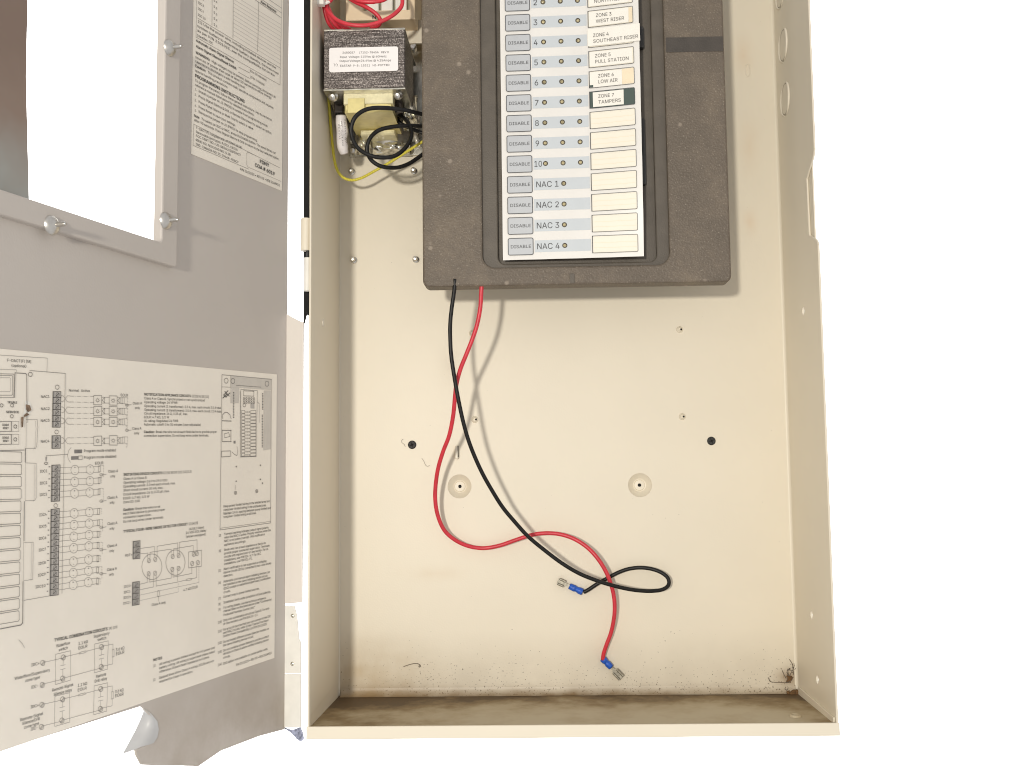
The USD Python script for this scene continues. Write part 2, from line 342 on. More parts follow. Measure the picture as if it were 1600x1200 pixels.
def cover_look():
    n = {'tc': ('texture_coordinate', {}), 'big': ('noise_texture', {'scale': 22.0, 'detail': 9.0, 'roughness': .78}),
         'r': ('rgb_ramp', {'ramp': [(.30, (.100, .080, .058)), (.50, (.130, .103, .076)), (.72, (.190, .150, .106))]}),
         'vo': ('noise_texture', {'scale': 800.0, 'detail': 2.0}), 'g': ('map_range', {'from_min': .60, 'from_max': .72, 'to_max': .5, 'clamp': True}),
         'sp': ('voronoi_texture', {'scale': 42.0}), 'sg': ('map_range', {'from_min': .10, 'from_max': .05, 'to_min': 0.0, 'to_max': .55, 'clamp': True}),
         'm1': ('mix_color', {'b': (.42, .36, .29)}), 'm2': ('mix_color', {'b': (.36, .30, .24)}),
         'le': ('voronoi_texture', {'scale': 620.0}), 'b': ('bump', {'strength': .55, 'distance': .0005}), 'p': ('principled_bsdf', {'roughness': .55})}
    k = [('tc.object', 'big.vector'), ('big.fac', 'r.fac'), ('tc.object', 'vo.vector'), ('vo.fac', 'g.value'), ('g.result', 'm1.fac'), ('r.color', 'm1.a'),
         ('tc.object', 'sp.vector'), ('sp.distance', 'sg.value'), ('sg.result', 'm2.fac'), ('m1.result', 'm2.a'), ('m2.result', 'p.base_color'),
         ('tc.object', 'le.vector'), ('le.distance', 'b.height'), ('b.normal', 'p.normal')]
    return mat(stage, L + 'dusty_brown_plastic', n, k, surface='p.BSDF')
cover_m = cover_look()
groove_m = plain('brown_plastic_clean', (.105, .088, .068), .5, var=.15, scale=60, bump=.4, bscale=900)
lam_m = mat(stage, L + 'lamination_steel', {'tc': ('texture_coordinate', {}), 'mp': ('mapping', {'scale': (60.0, 60.0, 1400.0)}), 'n': ('noise_texture', {'scale': 1.0, 'detail': 4.0, 'roughness': .7}),
    'n2': ('noise_texture', {'scale': 900.0, 'detail': 3.0}), 'mx': ('mix_color', {'fac': .5}), 'r': ('rgb_ramp', {'ramp': [(.36, (.035, .03, .028)), (.52, (.15, .13, .12)), (.66, (.62, .56, .52))]}),
    'b': ('bump', {'strength': .5, 'distance': .0006}), 'p': ('principled_bsdf', {'roughness': .42, 'metallic': .75})},
    [('tc.object', 'mp.vector'), ('mp.vector', 'n.vector'), ('tc.object', 'n2.vector'), ('n.fac', 'mx.a'), ('n2.fac', 'mx.b'), ('mx.result', 'r.fac'), ('r.color', 'p.base_color'), ('mx.result', 'b.height'), ('b.normal', 'p.normal')], surface='p.BSDF')
backdrop_m = plain('white_wall_paint', (.88, .88, .88), .9, var=.005)

# ------------------------------------------------------------------ setting: white backdrop wall, added to make a blank surround
o = obj(None, 'wall', box(MB(), -2.6, 2.9, 1.0, 1.05, -1.8, 2.3), backdrop_m, False, kind='structure', category='wall', label='plain white backdrop wall added far behind the open alarm cabinet and its door')

# ------------------------------------------------------------------ cabinet
T = .0015
cab = thing('alarm_cabinet', 'open beige steel alarm cabinet, deep box with bare lower half', 'cabinet')
b0 = dict(dimple1=(718, 760), dimple2=(1000, 758))
dims = [BK.at(*b0['dimple1']), BK.at(*b0['dimple2'])]
RD = 18.5 / 1755
mb = MB(); plate(mb, BK, rr(-T, -T, W + T, HT), -T, 0, holes=[circ(c, RD, 40) for c in dims])
obj(cab, 'back_panel', mb, back_paint, False)
for c in dims:
    mb = MB(); lathe(mb, BK.pt(c, 0)[0], (0, -1, 0), [(RD, 0), (RD * .97, -.0012), (RD * .55, -.0058), (RD * .47, -.0060), (RD * .42, -.0048), (RD * .15, -.0046), (RD * .14, -.009)], 40)
    p = obj(cab, 'mounting_dimple', mb, paint)
    mb = MB(); lathe(mb, BK.pt(c, 0)[0], (0, -1, 0), [(RD * .145, -.0058), (0, -.0058)], 20); obj(p, 'hole', mb, dark_hole)
# walls with their small through holes
def wall_hole(pl, px, py, r): return circ(pl.at(px, py), r, 14)
lw_holes = [wall_hole(LW, 505, 504, .0032)]
mb = MB(); plate(mb, LW, rr(-D, -T, 0, HT), -T, 0, holes=lw_holes); obj(cab, 'side_wall', mb, paint, False)
rw_holes = [wall_hole(RW, x, y, .0034) for x, y in ((1255, 486), (1268, 961), (1277, 1062))]
zt, zb = RW.at(1262, 278)[1], RW.at(1265, 366)[1]; nd = .0265
nt = [(-D, -T), (0, -T), (0, HT), (-D, HT), (-D, zt + .017)]
for k in range(7): a = k / 6; nt.append((-D + nd * (.5 - .5 * math.cos(math.pi * a)), zt + .017 - .019 * a))
for k in range(7): a = k / 6; nt.append((-D + nd * (.5 + .5 * math.cos(math.pi * a)), zb + .003 - .017 * a))
mb = MB(); plate(mb, RW, nt, -T, 0, holes=rw_holes); obj(cab, 'side_wall', mb, paint, False)
mb = MB(); box(mb, W + .0017, W + .0029, -D + .0135, -D + .034, zb - .014, zt + .016, .0003); obj(cab, 'latch_plate', mb, paint, False)
# rolled front edges
for x, zr in ((-T / 2, [(0, HT)]), (W + T / 2, [(0, zb - .0142), (zt + .0172, HT)])):
    for a, b in zr:
        mb = MB(); tube(mb, [(x, -D - .0004, a), (x, -D - .0004, b)], .00085, 8, smooth=False); obj(cab, 'front_edge', mb, paint)
mb = MB(); box(mb, 0.0002, W - .0002, -D, -.0003, -T - .0002, -.0004); obj(cab, 'bottom_wall', mb, floor_paint, False)
mb = MB(); box(mb, -T - .0008, W + T + .0008, -D - .0016, -D - .0001, -.0092, .0004, .0005); obj(cab, 'front_lip', mb, paint, False)
def fillet(a, b, n1, n2, r, k=6):
    """Concave bend along the corner line a-b between faces with inward normals n1, n2."""
    a, b, n1, n2 = (np.array(q, float) for q in (a, b, n1, n2)); c = r * (n1 + n2); ang = np.linspace(0, np.pi / 2, k + 1)
    prof = np.array([c - r * (math.cos(t) * n1 + math.sin(t) * n2) for t in ang]); v = np.vstack([a + prof, b + prof]); m_ = k + 1; i = np.arange(k)
    return MB().add(v, np.stack([i, i + 1, i + 1 + m_, i + m_], 1))
obj(cab, 'corner_bend', fillet((W, -.0001, 0), (W, -.0001, HT), (-1, 0, 0), (0, -1, 0), .0026), paint, True)
obj(cab, 'corner_bend', fillet((0, -.0001, 0), (0, -.0001, HT), (1, 0, 0), (0, -1, 0), .0012), paint, True)
obj(cab, 'corner_bend', fillet((.002, -.0001, -.0002), (W - .002, -.0001, -.0002), (0, 0, 1), (0, -1, 0), .0065), back_paint, True)
# folded corner flanges at the bottom ends
mb = MB(); flat_ = [RW.at(1250, 1073), RW.at(1305, 1121), RW.at(1305, 1131), RW.at(1247, 1086)]
plate(mb, RW, flat_, .0002, .0016, .0003); obj(cab, 'corner_flange', mb, paint, False)
mb = MB(); line(mb, LW, [LW.at(523, 1071), LW.at(486, 1118)], .0008, .0004); obj(cab, 'corner_seam', mb, paint, False)
mb = MB(); tube(mb, [(W + T / 2, u - .0004, v) for k_, (u, v) in enumerate(nt[5:]) if k_ != 7], .00085, 8, 2); obj(cab, 'front_edge', mb, paint)
groove_dirt = plain('groove_dirt', (.33, .28, .20), .7, var=.3, scale=120)  # darker beige for lines painted as the shade in the knock-out grooves
# knock-outs punched in the right wall
for x, y, r in ((1219, -12, .0142), (1224, 71, .0144), (1227.2, 155, .0146)):
    c = RW.at(x, y); mb = MB()
    for a0, a1 in ((-75, 70), (98, 262)):
        an = np.radians(np.linspace(a0, a1, 22)); q = np.stack([c[0] + r * np.cos(an), c[1] + r * np.sin(an)], 1)
        tube(mb, RW.pt(q, .0001), [.0003, .0014, .0015, .0014, .0003], 8, 2)
    flat(mb, RW, circ(c, r * .97, 32), .00045); kn = obj(cab, 'knockout', mb, paint)
    mb = MB(); an = np.linspace(0, 2 * np.pi, 40, endpoint=False); line(mb, RW, np.stack([c[0] + r * .915 * np.cos(an), c[1] + r * .915 * np.sin(an)], 1), .0005, .0006, True); obj(kn, 'punched_groove', mb, groove_dirt, False)
# embossed oval beside the cover, small slotted tab, pressed nubs
c = BK.at(1168.6, 109.6); mb = MB(); an = np.linspace(0, 2 * np.pi, 29); tube(mb, BK.pt(np.stack([c[0] + .0021 * np.cos(an), c[1] + .0058 * np.sin(an)], 1), 0), .0005, 8, 2); obj(cab, 'pressed_slot', mb, paint)
c = BK.at(714, 707); mb = MB(); plate(mb, BK, rr(c[0] - .0017, c[1] - .006, c[0] + .0017, c[1] + .006, .0016), 0, .0035, .0008); p = obj(cab, 'slotted_tab', mb, paint)
mb = MB(); line(mb, BK, [(c[0] + .0013, c[1] - .004), (c[0] + .0013, c[1] + .0055)], .0008, .0037); obj(p, 'slot', mb, dark_hole, False)
for x, y in ((1062, 515), (1066, 651), (742, 655.5), (738, 521)):
    c = BK.pt(BK.at(x, y), 0)[0]; mb = MB(); lathe(mb, c, (0, -1, 0), [(.0031, .0), (.0026, .0012), (.0020, .0016), (.0018, .0003), (.0012, -.0004), (0, -.0005)], 16); p = obj(cab, 'rivet_nut', mb, paint)
    mb = MB(); lathe(mb, c + np.array([.0011, -.0017, 0]), (0, -1, 0), [(.0009, 0), (0, 0.0001)], 10); obj(p, 'hole', mb, dark_hole)
for x, y in ((644, 695), (1111.5, 689)):
    c = BK.pt(BK.at(x, y), 0)[0]; mb = MB(); lathe(mb, c, (0, -1, 0), [(.0038, 0), (.0037, .0007), (.0030, .0014), (.0012, .0014), (.0010, .0006), (0, .0006)], 24)
    p = obj(cab, 'screw', mb, dark_steel)
    mb = MB()
    for a in (.4, .4 + math.pi / 2): line(mb, BK, [(c[0] - .0022 * math.cos(a), c[2] - .0022 * math.sin(a)), (c[0] + .0022 * math.cos(a), c[2] + .0022 * math.sin(a))], .0007, .00145)
    obj(p, 'cross_slot', mb, dark_hole, False)
for x, y in ((553, 407), (650, 406), (550, 269), (647, 268)):
    c = BK.pt(BK.at(x, y), 0)[0]; mb = MB(); lathe(mb, c, (0, -1, 0), [(.0030, 0), (.0030, .002), (.0021, .0024), (.0021, .0075), (.0016, .0085), (0, .0088)], 14); obj(cab, 'threaded_stud', mb, bright)
c = np.array([hit(1243, 1120, D * .75)[0], 0, 0]); q = FL.at(1243, 1121); mb = MB(); lathe(mb, FL.pt(q, .0006)[0], (0, 0, 1), [(.0048, 0), (.0046, .0012), (.0034, .0018), (.0028, .0006), (0, .0006)], 18); obj(cab, 'floor_rivet', mb, floor_paint)
# hinge on the left edge with the dark gap behind it
hx = hit(478, 370, D - .004); hx2 = hit(481.5, 430, D - .004)
def zz(x, y, d=D - .004): return hit(x, y, d)[2]
mb = MB(); tube(mb, [(hx[0], -D + .004, zz(478, 392)), (hx[0], -D + .004, zz(478, 342))], .0042, 18, smooth=False); p = obj(cab, 'hinge_knuckle', mb, paint)
mb = MB(); tube(mb, [(hx2[0] - .0004, -D + .004, zz(481, 455)), (hx2[0] - .0004, -D + .004, zz(481, 403))], .0029, 18, smooth=False); obj(cab, 'hinge_knuckle', mb, white_plastic)
mb = MB(); tube(mb, [(hx2[0] - .0002, -D + .004, zz(481, 405)), (hx2[0] - .0002, -D + .004, zz(481, 390))], .0016, 12, smooth=False); obj(cab, 'hinge_pin', mb, dark_steel)
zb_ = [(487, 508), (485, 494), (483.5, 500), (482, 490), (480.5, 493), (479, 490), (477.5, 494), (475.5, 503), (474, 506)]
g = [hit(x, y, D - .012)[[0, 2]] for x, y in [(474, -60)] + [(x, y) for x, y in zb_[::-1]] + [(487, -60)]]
GP = Plane([0, -D + .013, 0], [1, 0, 0], [0, 0, 1]); mb = MB(); plate(mb, GP, g, -.002, 0); obj(cab, 'rubber_gasket', mb, black_void, False, label='black strip standing in for the dark shade of the hinge gap')  # black sheet put in as the darkness of the hinge gap

# ------------------------------------------------------------------ door
door = thing('cabinet_door', 'beige cabinet door swung open at left, with printed sheets inside', 'door')
d_ = DP.at
UF = -.41
wi = d_(243, 376); win = np.array([(-.352, (d_(120, 346)[1] + d_(46, 326)[1]) / 2), ((d_(250, 0)[0] + wi[0]) / 2, 0)])
wu0, wu1 = win[0, 0], win[1, 0]; wv0 = (wi[1] + win[0, 1]) / 2; wv1 = .62
low = [(470 - 22, 1138), (405, 1150), (345, 1173), (310, 1197), (222, 1195), (214, 1180), (212.5, 1172)]
edge = [(240, 1160), (246, 1140), (243, 1125), (228, 1110), (221, 1103)]
outline = [(0, .75)] + [(UF, .75)] + [(UF, d_(0, 1172)[1] + .004)] + [d_(0, 1173)] + [d_(x, y) for x, y in edge[::-1]] + [d_(x, y) for x, y in low[::-1]]
outline[-1] = (0, outline[-1][1])
mb = MB(); plate(mb, DP, outline, -T, 0, holes=[rr(wu0, wv0, wu1, wv1, .003)]); obj(door, 'door_sheet', mb, door_paint, False)
# curled lower corner
A = [(222, 1104), (224, 1112), (219, 1125), (212, 1140), (203, 1157), (191.5, 1178)]; Bq = [(225, 1107), (236, 1115), (246, 1127), (248, 1140), (246, 1152), (240, 1161)]
rows = []
for (ax, ay), (bx, by) in zip(A, Bq):
    a = DP.pt(d_(ax, ay, -.010), -.010)[0]; b = DP.pt(d_(bx, by, .0004), .0004)[0]; mid = DP.pt(d_((ax + bx) / 2, (ay + by) / 2, -.0022), -.0022)[0]
    rows.append([(1 - t) ** 2 * a + 2 * t * (1 - t) * (2 * mid - (a + b) / 2) + t * t * b for t in np.linspace(0, 1, 7)])
g = np.array(rows); v = g.reshape(-1, 3); f = [[i * 7 + j, i * 7 + j + 1, (i + 1) * 7 + j + 1, (i + 1) * 7 + j] for i in range(5) for j in range(6)]
obj(door, 'bent_corner', MB().add(v, f), plain('pale_blue_grey_paint', (.50, .50, .50), .35, var=.05), True, label='pale curled lower corner of the door')  # cooler than the door paint: bluish window light put into the colour
# hinge side flange, standing off the door sheet
HF = Plane(DP.pt((0, 0), 0)[0], DP.N, [0, 0, 1])
HF.N = np.cross(HF.U, HF.V)                                       # towards the viewer
FW = HF.at(474, 700)[0]
fl = [(0, HF.at(449, 943)[1]), (FW, HF.at(470, 941)[1]), (FW, HF.at(474, 503)[1]), (FW - .0012, HF.at(471, 504)[1]), (0.0, HF.at(449, 491)[1])]
mb = MB(); plate(mb, HF, fl, 0, .0012, .0003); obj(door, 'hinge_flange', mb, flange_paint, False)
lf = [(-.0006, HF.at(449, 947)[1]), HF.at(460, 947), HF.at(464, 962), HF.at(467.5, 998), HF.at(470, 1004), HF.at(470, 1052), (-.0006, HF.at(449, 1052)[1])]
mb = MB(); plate(mb, HF, lf, -.0006, .0004, .0002); p = obj(door, 'hinge_leaf', mb, white_plastic, False)
for x, y in ((458, 962), (457.5, 1037)):
    mb = MB(); c = HF.pt(HF.at(x, y), .0004)[0]; lathe(mb, c, HF.N, [(.0016, 0), (.0014, .0007), (.0006, .001), (0, .0007)], 14); obj(p, 'rivet', mb, steel)
lf = [(-.0006, HF.at(449, 1053.5)[1]), HF.at(470, 1053), HF.at(470, 1136), (-.0006, HF.at(449, 1137)[1])]
mb = MB(); plate(mb, HF, lf, -.0006, .0004, .0002); p = obj(door, 'hinge_leaf', mb, white_plastic, False)
lf = [(-.002, HF.at(445, 1136)[1]), HF.at(456, 1141), HF.at(469, 1136), HF.at(473, 1146), HF.at(474.5, 1155), HF.at(470, 1159), HF.at(464, 1155), HF.at(455, 1145)]
mb = MB(); plate(mb, HF, lf, -.0008, .0003, .0002); obj(door, 'scraped_corner', mb, scraped, False, label='scraped blue grey metal tip below the hinge')
# window frame: raised channel with welded studs
fu = (d_(275, 0)[0] + d_(265, 410)[0]) / 2; fv = (d_(264, 411)[1] + d_(60, 365)[1]) / 2
mb = MB(); plate(mb, DP, rr(wu0 - .03, fv, fu, .74, .0022, 3), .0002, .0052, .0012, holes=[rr(wu0 + .0008, wv0 + .0008, wu1 - .0008, wv1 + .03, .003)])
fr = obj(door, 'window_frame', mb, door_paint, False)
for x, y in ((264, 75), (258, 345), (80, 352)):
    u = d_(x, y, .005); c = DP.pt(u, .0052)[0]; mb = MB(); lathe(mb, c, DP.N, [(.0058, 0), (.0054, .0012), (.0040, .0026), (.0022, .0034), (.0014, .0038), (.0014, .0085), (.0008, .0098), (0, .010)], 18); obj(fr, 'welded_stud', mb, bright)
pv = [d_(39, -10, -.002), d_(41, 120, -.002), d_(46, 326, -.002)]
mb = MB(); plate(mb, DP, [(wu0 - .001, wv0 - .008)] + [(pv[2][0], wv0 - .008), pv[2], pv[1], (pv[0][0], .66), (wu0 - .001, .66)], -.0032, -.0022); obj(door, 'window_film', mb, view_strip_look, False, label='added brown and grey strip for the view through the door window')  # added sheet standing in for background showing through the window

# --- the printed sheets on the door
H0, H1, H2, H3 = .0004, .00055, .0007, .00085
def px1(x, y): return abs(d_(x, y + .5)[1] - d_(x, y - .5)[1])       # the size of a pixel on the door there
class Print:
    def __init__(s): s.ink, s.bold, s.grey, s.fill = MB(), MB(), MB(), MB()
    def t(s, txt, x0, y0, x1, y1, cap=3.6, bold=False):
        text(s.ink, DP, txt, d_(x0, y0), d_(x1, y1), cap * px1((x0 + x1) / 2, (y0 + y1) / 2), H2, bold)
    def l(s, pts, w=.55, closed=False, dash=None, to=None):
        k = px1(*pts[0]); line(to or s.grey, DP, [d_(*p) for p in pts], w * k, H2, closed, None if dash is None else [q * k for q in dash])
    def c(s, x, y, rx, ry, w=.55, n=22):
        a = np.linspace(0, 2 * np.pi, n, endpoint=False); s.l([(x + rx * math.cos(q), y + ry * math.sin(q)) for q in a], w, True)
    def area(s, pts, to): flat(to, DP, [d_(*p) for p in pts], H1)
P = Print()
q0, q1 = d_(432, 585), d_(428, 1028)
ul = -.345; tl = d_(0, 545); bl = d_(0, 1174)
sheet = [(ul, tl[1] + (tl[1] - q0[1]) / (tl[0] - q0[0]) * (ul - tl[0])), (ul, bl[1] + (bl[1] - q1[1]) / (bl[0] - q1[0]) * (ul - bl[0])), bl, q1, q0, tl]
mb = MB(); plate(mb, DP, sheet, .0001, H0); s1 = obj(door, 'wiring_sheet', mb, paper, False, label='large cream wiring diagram sheet')
for a in [("NOTIFICATION APPLIANCE CIRCUITS", 224, 617.8, 297, 620.5, 3.6, True), ("[2] [3] [4] [8] [11]", 298.5, 620.6, 325, 621.8), ("Class A or Class B. Synchronized or not synchronized", 224, 624, 318.5, 627.3), ("Operating voltage: 24 VFWR", 224, 630, 276, 631),
          ("Operating current (1 transformer): 2.5 A, max. each circuit; 3.5 A total", 224, 636, 344, 639), ("Operating current (2 transformers): 2.5 A, max. each circuit; 7.0 A total", 224, 642, 344.5, 644.7),
          ("Circuit impedance: 26 Ω, 0.35 µF, max.", 224, 647.8, 292, 648.6), ("EOLR: 4.7 kΩ, 1/2 W", 223.5, 653.5, 263, 653.7), ("UL rating: Regulated 24 FWR", 223.5, 659.4, 277, 659.4), ("Automatic cutoff: 0 to 30 minutes (user adjustable)", 223.5, 665, 312.5, 665.4),
          ("Caution:", 223.3, 676.6, 240, 676.6, 3.6, True), ("Break the wire run at each field device to provide proper", 242, 676.6, 337.5, 676.4), ("connection supervision. Do not loop wires under terminals.", 223.2, 682.6, 325, 682),
          ("INITIATING DEVICE CIRCUITS", 191.5, 743.5, 252.5, 740.7, 3.8, True), ("[2] [4] [8] [9] [11] [12] [13]", 254, 740.6, 297.5, 738.5), ("Class A or Class B", 191.5, 750, 227.5, 748), ("Operating voltage: 16.9 to 29.0 VDC", 191.5, 756, 260, 751.8),
          ("Operating current: 3.0 mA each circuit, max.", 191, 762, 273, 756.5), ("Short circuit current: 20 mA, max.", 191.4, 768, 253.5, 763.5), ("Circuit impedance: 26 Ω, 0.33 µF, max.", 191, 774.4, 263.5, 768.7), ("EOLR: 4.7 kΩ, 1/2 W", 191, 780.5, 232, 777.2), ("Zone ID: 100", 191, 786.5, 217, 784.2),
          ("Caution:", 191, 798.5, 208, 796.9, 3.7, True), ("Break the wire run at", 210, 796.7, 249, 793), ("each field device to provide proper", 191, 804.5, 256.5, 797.7), ("connection supervision.", 191, 810.5, 235, 805.8), ("Do not loop wires under terminals.", 191, 817, 254.5, 809.6),
          ("TYPICAL FOUR-WIRE SMOKE DETECTOR CIRCUIT", 191, 832.5, 292, 820.6, 3.9, True), ("[2] [4] [5]", 293.5, 820.4, 308, 818.6), ("UL/ULC listed", 294, 828.5, 317, 825.5), ("24 VDC EOL Relay", 289, 834.5, 321, 830.3), ("(shown energized)", 289, 840.5, 320, 836.3),
          ("Keep power limited wiring in the shaded area and", 348, 793, 420, 784.5), ("nonpower-limited wiring in the unshaded area.", 348, 798.5, 415, 790.8), ("Maintain 1/4 in. spacing between power limited and", 348, 804.4, 421.4, 795.2), ("nonpower-limited wiring at all times.", 348, 809.5, 399.5, 803),
          ("NOTES", 238, 1033.3, 252, 1029.5, 3.8, True), ("[1]", 238, 1042.5, 241.5, 1041.5), ("All wiring is power limited except for AC power and", 247.5, 1039.7, 334, 1013.2), ("battery wiring. All wiring is supervised unless noted", 247.5, 1045.7, 334, 1019.5), ("otherwise. Ground fault impedance is 0 ohms.", 247.5, 1051.7, 326, 1027.8),
          ("[2]", 237.5, 1064.5, 241, 1063.4), ("Dashed lines show Class A wiring. EOLRs are not", 247, 1061.2, 332.5, 1034), ("required for Class A operation.", 247, 1067.2, 300, 1050.5),
          ("TYPICAL COMBINATION CIRCUITS", 83, 1002.7, 166.5, 984.4, 4.6, True), ("[9] [10]", 168.5, 984, 181.5, 981), ("F-DACT(F) [M]", 9.4, 565, 47, 567.2, 4.4), ("(optional)", 16, 573, 39.5, 574.4, 4.2), ("Normal", 106, 611.9, 122, 612.2, 4), ("Active", 125, 612.3, 139, 612.6, 4),
          ("NAC1", 62.5, 622, 76, 621.6, 4.2), ("NAC2", 62.5, 641, 76, 640.6, 4.2), ("NAC3", 62, 659.4, 76, 658.7, 4.2), ("NAC4", 62, 692, 75.6, 691.2, 4.2), ("EOLR", 187, 619.3, 198.7, 619.6, 4), ("EOLR", 147, 726, 160, 725.2, 4.2),
          ("Program mode enabled", 129.4, 706.6, 179.4, 705.3, 4.2), ("Program mode disabled", 129.4, 717, 180, 715, 4.2), ("RST+", 194, 870, 205, 868.4, 3.8), ("Class A only", 235.5, 947.2, 257.5, 942.6, 3.8), ("4.7 kΩ EOLR", 285, 924, 307.5, 918.4, 3.8)]:
    P.t(*a)
for n_, x0, y0, x1, y1 in [(3, 340.5, 838.5, 344, 838), (4, 340.5, 862.5, 344, 861.9), (5, 340, 893.5, 343.5, 892.9), (6, 340, 912.5, 343.5, 911.8), (7, 340, 937.3, 343.5, 936.5), (8, 340, 946, 343.3, 945.2), (9, 340, 954.5, 343.3, 953.7),
                          (10, 339, 974.5, 345, 972.9), (11, 339, 988.7, 345, 987.1), (12, 339, 1007, 345, 1005.3), (13, 339, 1021.2, 345, 1019.3), (14, 339, 1041, 345, 1039)]: P.t('[%d]' % n_, x0, y0, x1, y1)
for a in [("Terminal marking indicates output signal polarity", 349, 836.5, 418.5, 825.5), ("when the NAC is active. Polarity reverses when the", 349, 841.8, 422, 829.7), ("NAC is not active (normal). Wire notification", 349, 847.2, 412.5, 836.3), ("appliances accordingly.", 349, 853, 383, 847),
          ("Break wire run at each appliance or device to", 349, 861, 414, 849.8), ("provide proper connection supervision. Terminate", 349, 866.5, 420, 853.8), ("circuits with required end-of-line resistor. For UL", 349, 872, 418, 859.2), ("installations, use P/N EOL-4.7. For ULC", 349, 877.5, 406.5, 866.5), ("installations, use P/N EOL-P1.", 349, 883, 393, 874),
          ("Alarm verification is not supported on initiating", 348, 891, 415, 878), ("device circuits (IDCs) connected to two-wire smoke", 348, 896.5, 422.5, 881.4), ("detectors.", 348, 902, 362.5, 899), ("Automatic and manual alarm initiating devices can", 348, 910.5, 420.5, 895), ("be installed on the same initiating device circuit", 348, 916, 416.5, 900.9),
          ("(IDC) except on waterflow/supervisory combination", 348, 921.6, 421.5, 904), ("circuits.", 348, 927.2, 359, 924.6), ("Connect only to power limited sources.", 347.5, 934.5, 404, 920.8), ("Installation limits under jurisdiction of local authority.", 348, 943.3, 422, 925.8), ("For wiring details, see the technical reference", 348, 951.4, 414, 935.7),
          ('manual listed on the label above under "Commercial', 348, 956.8, 423, 938), ('Protected Premises Control Unit."', 348, 962.8, 397, 950.2), ("Only wire combination circuits as Class B. For end-", 347.3, 971.4, 420.4, 951.6), ("of-line resistors use P/N EOL3.6-1.1", 347.3, 977, 401, 962), ("For a list of devices that you can connect to the IDC", 347.3, 985.9, 422, 964),
          ("and NAC circuits, refer to the F Series Fire Alarm", 347.3, 990.8, 418.3, 970.4), ("Control Panel Compatibility List (P/N 3101025)", 347.3, 996, 415.6, 976.4), ("Do not install different smoke detector models on", 347.3, 1005, 418.8, 983.6), ("the same initiating device circuit.", 347.3, 1010.4, 395, 995.8), ("Do not combine smoke detectors and dry contact", 347.3, 1018.4, 418.8, 995.3),
          ("devices on Class A alarm verified initiating device", 347.3, 1023.6, 418.3, 1000.8), ("circuits.", 347.3, 1029.4, 358.7, 1026.2), ("IDC option not available on some earlier units", 347.3, 1038.8, 416.6, 1015.2), ("P/N 3101022 • REV 03 • REB 20JAN12", 367.4, 1041, 423, 1021.6)]:
    P.t(*a, cap=3.5)
for y, x in ((632, 206), (671.5, 205)): P.t("Class A", x, y, x + 14.5, y - .3, 3.8); P.t("only", x + 3.2, y + 7.2, x + 11.2, y + 7, 3.8)
for k, (y, x) in enumerate(((738.7, 167.5), (780, 166.5), (820.6, 166.3), (855.6, 166), (892.5, 165.5))): P.t("Class A", x, y, x + 15.5, y - 1.2 - .35 * k, 4.1); P.t("only", x + 3.5, y + 7.4, x + 11, y + 6.8 - .2 * k, 4)
# combination circuits
for dx, dy, names in ((0, 0, (("Waterflow", 86.3, 1011.7, 108, 1006.3), ("switch", 90, 1017.7, 104.3, 1014), ("Supervisory", 144.8, 996.9, 169.5, 991), ("switch", 150.8, 1001.8, 164.3, 998.6), ("Waterflow/Supervisory", 21, 1062.7, 76.5, 1048.5), ("zone type", 37.5, 1066, 60.8, 1059.8))),
                      (-1.2, 65.5, (("Remote Signal", 79.5, 1081, 113, 1071.2), ("Silence relay", 82, 1087.6, 111, 1079.5), ("Remote", 148.5, 1059.5, 164.3, 1055), ("Drill relay", 146.3, 1067, 165.8, 1061.6), ("Remote Signal", 29.3, 1127.5, 66, 1116.5), ("Silence/Drill", 33, 1133, 61, 1124.6), ("zone type", 36, 1139, 59.3, 1131.8)))):
    z = lambda x, y: (x / 6.667 + dx, 960 + y / 6.667 + dy)
    for nm in names: P.t(*nm, cap=4.6)
    for s_, x0, y0, x1, y1 in (("1.1 kΩ", 805, 320, 905, 295), ("EOLR", 805, 368, 900, 343), ("3.6 kΩ", 1195, 385, 1285, 362), ("EOLR", 1195, 428, 1285, 405), ("IDC+", 315, 543, 400, 522), ("IDC-", 315, 775, 385, 757)): P.t(s_, *z(x0, y0), *z(x1, y1), cap=4.6)
    for pts in ([(570, 415), (725, 378), (722, 685), (568, 730)], [(978, 308), (1118, 275), (1110, 570), (975, 608)], [(818, 396), (885, 379), (885, 396), (818, 413)], [(1158, 370), (1178, 366), (1178, 440), (1158, 444)]): P.l([z(*q) for q in pts], .6, True)
    for pts in ([(455, 497), (640, 455)], [(670, 440), (818, 405)], [(885, 385), (1040, 345)], [(1065, 330), (1167, 308), (1167, 368)], [(1167, 442), (1165, 515), (1060, 540)], [(450, 722), (640, 675)], [(665, 660), (1035, 560)], [(648, 470), (646, 530)], [(620, 534), (670, 524)], [(620, 574), (670, 564)], [(645, 570), (645, 650)], [(1048, 365), (1046, 420)], [(1022, 428), (1074, 416)], [(1022, 466), (1072, 454)], [(1046, 460), (1046, 530)]): P.l([z(*q) for q in pts])
    for x, y in ((435, 505), (430, 735), (650, 448), (643, 668), (1048, 340), (1045, 548)): P.c(*z(x, y), 3.4, 4.1, .7, 14); P.l([z(x - 16, y + 20), z(x + 16, y - 20)], 1.0); P.l([z(x - 6, y + 26), z(x + 24, y - 12)], .6)
